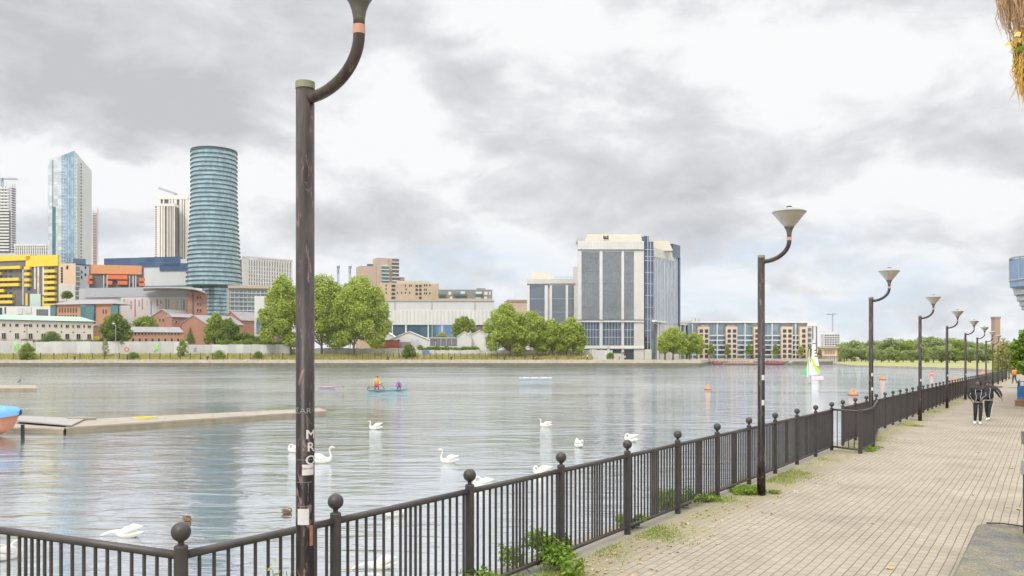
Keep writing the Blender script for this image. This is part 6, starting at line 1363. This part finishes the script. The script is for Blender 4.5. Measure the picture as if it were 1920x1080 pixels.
m = MB(); m.hexa([tuple(v_) for v_ in (a1+Vector((.02, .06, .1)), a0+Vector((.02, .06, .1)), a0+Vector((.02, .08, .1)), a1+Vector((.02, .08, .1)), a1+Vector((.02, .06, .7)), a0+Vector((.02, .06, .9)), a0+Vector((.02, .08, .9)), a1+Vector((.02, .08, .7)))]); m.build('panel', bb, rr)
pc = P(s0+.7, l0+.6, .4); leaves('planter_shrub', [(pc.x, pc.y, pc.z+.1, .35, .35, .25)], 500, .09, lf_dark, None, 131, label='dark shrub growing in the brick planter', cat='shrub')
# hanging dry plant top right
def strands(name, c, w_, ztop, zbot, n, m_, parent, seed, curl=.12, taper=.5, rr_=.0025):
    rg_ = random.Random(seed); mb = MB()
    for i in range(n):
        a = rg_.uniform(0, 6.28); r0_ = w_*math.sqrt(rg_.random()); x_, y_ = c[0]+r0_*math.cos(a), c[1]+r0_*math.sin(a); ln = (ztop-zbot)*rg_.uniform(.45, 1.0)*(1-.45*r0_/w_)
        zt_ = ztop-(ztop-zbot)*rg_.uniform(0, .3)
        dx = (x_-c[0])*taper+rg_.gauss(0, curl*.3); p = [(x_-dx*.3, y_, zt_), (x_+rg_.gauss(0, .012), y_, zt_-ln*.35), (x_-dx*.15+rg_.gauss(0, .02), y_, zt_-ln*.7), (x_-dx*.6+rg_.gauss(0, .035), y_, zt_-ln)]
        mb.tube(p, [rr_*1.5, rr_*1.6, rr_, rr_*.4], 3, False)
    return mb.build(name, m_, parent)
Yh = 6.0; hx = X(1930, Yh)
def strandmat(name, a, b_, c_):
    return leafmat(name, a, b_, c_, .25)
hr = empty('hanging_plant', (hx, Yh, Z(-120, Yh)), 'dry straw coloured hanging plant trailing at the top right corner', 'hanging plant')
sm1 = strandmat('dry_strand', (.32, .20, .12), (.72, .50, .30), (.85, .68, .46)); sm2 = strandmat('golden_strand', (.50, .32, .07), (.85, .58, .14), (.90, .74, .30))
strands('fronds', (hx, Yh), .20, Z(-110, Yh), Z(95, Yh), 1100, sm1, hr, 1); strands('fronds', (hx+.04, Yh), .125, Z(55, Yh), Z(215, Yh), 850, sm2, hr, 2, .10, .45)
leaves('dry_leaves', [(hx+.01, Yh, Z(60, Yh), .12, .12, .32), (hx+.05, Yh, Z(135, Yh), .10, .1, .16)], 700, .045, sm2, hr, 7, shell=.3)
leaves('green_leaves', [(hx-.02, Yh, Z(95, Yh), .10, .1, .05)], 90, .04, lf_weed, hr, 8, shell=.3)
MB().tube([(hx+.1, Yh, Z(-140, Yh)), (hx+.08, Yh, Z(0, Yh))], .012, 6).build('stem', bark, hr)
# weeds under the railing
def clump(label, px, py, w_, h_, n, seed, m_=lf_weed, size=.045, name='weed_clump', back=0.0):
    p_, Yq_ = onpath(px, py); r = empty(name, p_, label, 'weed', 'green weeds growing through the railing'); rg_ = random.Random(seed)
    bl = [(p_.x+rg_.uniform(-w_, w_)*DS+rg_.uniform(-.15, .15), p_.y+rg_.uniform(-w_, w_)*DC+back, p_.z+h_*rg_.uniform(.25, .75), w_*.42, w_*.42, h_*.32) for _ in range(6)]
    leaves('foliage', bl, n, size, m_, r, seed, shell=.2); mm = MB()
    for b_ in bl:
        for k in range(4): mm.tube([(p_.x+rg_.uniform(-.1, .1), p_.y+rg_.uniform(-.1, .1), p_.z-.05), (b_[0]+rg_.uniform(-.1, .1), b_[1]+rg_.uniform(-.1, .1), b_[2]+h_*.2)], .003, 3)
    mm.build('stems', mat('green_stem', (.16, .22, .05), .8), r)
clump('largest leafy weed clump wrapped round the foot of the fourth ball post', 1053, 1046, .30, .30, 1800, 1, size=.042); clump('leafy weed behind the bars left of the fourth ball post', 1015, 1075, .38, .42, 1500, 2, back=.12)
clump('small leafy weed at the foot of the fifth ball post', 1182, 990, .20, .20, 700, 3); clump('leafy weeds between fifth and sixth ball posts', 1262, 955, .30, .30, 1000, 4); clump('low weeds at the foot of the sixth ball post', 1282, 945, .22, .26, 700, 5, size=.04)
clump('low weeds right of the sixth ball post', 1318, 940, .30, .14, 700, 6, size=.04); clump('grassy weed at the foot of the second lamp post', 1398, 924, .32, .17, 1500, 7, size=.035); clump('weed tuft right of the second lamp post foot', 1445, 925, .16, .08, 350, 8, size=.03)
clump('dry grassy weeds behind the bars right of the second ball post', 950, 1130, .5, .30, 900, 9, back=.1); clump('thin tall weed behind the nearest lamp post foot', 545, 1300, .35, .95, 260, 10, lf_gold, .04); clump('thin tall weed behind the left railing', 250, 1335, .35, .78, 260, 11, lf_gold, .04)
clump('green weed behind the left railing at the left edge', 20, 1310, .5, .55, 600, 12, lf_weed, .045); clump('low weed at the third lamp post foot', 1640, 846, .35, .12, 400, 13, size=.04); clump('low weed tuft near the fourth lamp post foot', 1722, 800, .35, .08, 300, 14, lf_gold, .04)
def sidegrass(x_, y_): 
    s = x_*DS+y_*DC; return -SL*s+.006
gr = np.random.default_rng(9); vs = []; fc = []
for k in range(40000):
    s = 4+gr.exponential(16); 
    if s > 110: continue
    l = -4.55+abs(gr.normal())*.42; dens = math.sin(s*1.9)+math.sin(s*.71+2)+math.sin(s*4.3+l*3)*.7
    if dens+gr.normal()*.5 < .35+abs(l+4.55)*1.5: continue
    p_ = P(s, l, .005); hh = gr.uniform(.01, .05)*(1+s*.01); a = gr.uniform(0, 6.28); dx, dy = math.cos(a)*hh*.13, math.sin(a)*hh*.13; i0 = len(vs); ln = gr.normal(size=2)*hh*.5
    vs += [(p_.x-dx, p_.y-dy, p_.z), (p_.x+dx, p_.y+dy, p_.z), (p_.x+ln[0], p_.y+ln[1], p_.z+hh)]; fc.append((i0, i0+1, i0+2))
me = bpy.data.meshes.new('grass'); me.from_pydata(vs, [], fc); me.materials.append(leafmat('joint_grass', (.16, .20, .04), (.28, .34, .07), (.42, .42, .15), .3)); o = bpy.data.objects.new('grass', me); C.objects.link(o); o['kind'] = 'stuff'
vs = []; fc = []
for k in range(620):
    s = 5+gr.exponential(11); kd = gr.random()
    l = -4.5+abs(gr.normal())*.5 if kd < .88 else gr.uniform(-4, 0)
    if 0 > s or s > 60: continue
    if kd >= .88 and gr.random() < .5: continue
    p_ = P(s, l, .012); sz = gr.uniform(.012, .036); a = gr.uniform(0, 6.28); u = Vector((math.cos(a), math.sin(a), gr.normal()*.25))*sz; v_ = Vector((-math.sin(a), math.cos(a), gr.normal()*.25))*sz*.6
    i0 = len(vs); vs += [tuple(p_-u), tuple(p_-v_+Vector((0, 0, .01))), tuple(p_+u), tuple(p_+v_+Vector((0, 0, .012)))]; fc.append((i0, i0+1, i0+2, i0+3))
me = bpy.data.meshes.new('fallen_leaves'); me.from_pydata(vs, [], fc); me.materials.append(leafmat('litter', (.26, .16, .07), (.48, .36, .18), (.62, .54, .34), .1)); o = bpy.data.objects.new('fallen_leaves', me); C.objects.link(o); o['kind'] = 'stuff'
drop = leafmat('drop_leaf', (.42, .16, .04), (.55, .30, .08), (.6, .42, .16), .1)
for i, (px, py, lab) in enumerate(((1668, 1068, 'curled orange leaf on the paving at the bottom'), (1897, 879, 'brown leaf lying on the paving near the bench'), (1890, 953, 'pale brown leaf on the paving behind the plinth'), (1910, 957, 'reddish leaf on the paving beside the bench leg'), (1833, 849, 'pale scrap of leaf on the paving behind the walkers path'), (1150, 1040, 'pale dry leaf at the edge of the paving'))):
    p_, _ = onpath(px, py); a = i*1.3; sz = .055; MB().add([(p_.x+math.cos(a)*sz, p_.y+math.sin(a)*sz, p_.z+.03), (p_.x-math.sin(a)*sz*.7, p_.y+math.cos(a)*sz*.7, p_.z+.012), (p_.x-math.cos(a)*sz, p_.y-math.sin(a)*sz, p_.z+.025), (p_.x+math.sin(a)*sz*.7, p_.y-math.cos(a)*sz*.7, p_.z+.012), (p_.x, p_.y, p_.z+.01)], [(0, 1, 4), (1, 2, 4), (2, 3, 4), (3, 0, 4)]).build('leaf', drop, label=lab, cat='leaf', origin=tuple(p_))
p_, _ = onpath(1869, 727); MB().box((p_.x, p_.y, p_.z+.08), (.9, .4, .16), -TH).build('rubble', mat('rubble', (.25, .20, .16), .9), label='low dark block lying at the foot of a far lamp post', cat='block')

# light air over the dock
hz_ = MB().box((300, 700, 92), (3400, 1560, 200)).build('haze', None, kind='stuff')
m = bpy.data.materials.new('air'); m.use_nodes = True; t = NT(m.node_tree); t.n.remove(t.n['Principled BSDF'])
v_ = t.node('ShaderNodeVolumePrincipled', {'Color': (.86, .92, 1, 1), 'Density': .00006, 'Anisotropy': .2}); t.l.new(v_.outputs[0], t.n['Material Output'].inputs['Volume']); hz_.data.materials.append(m)
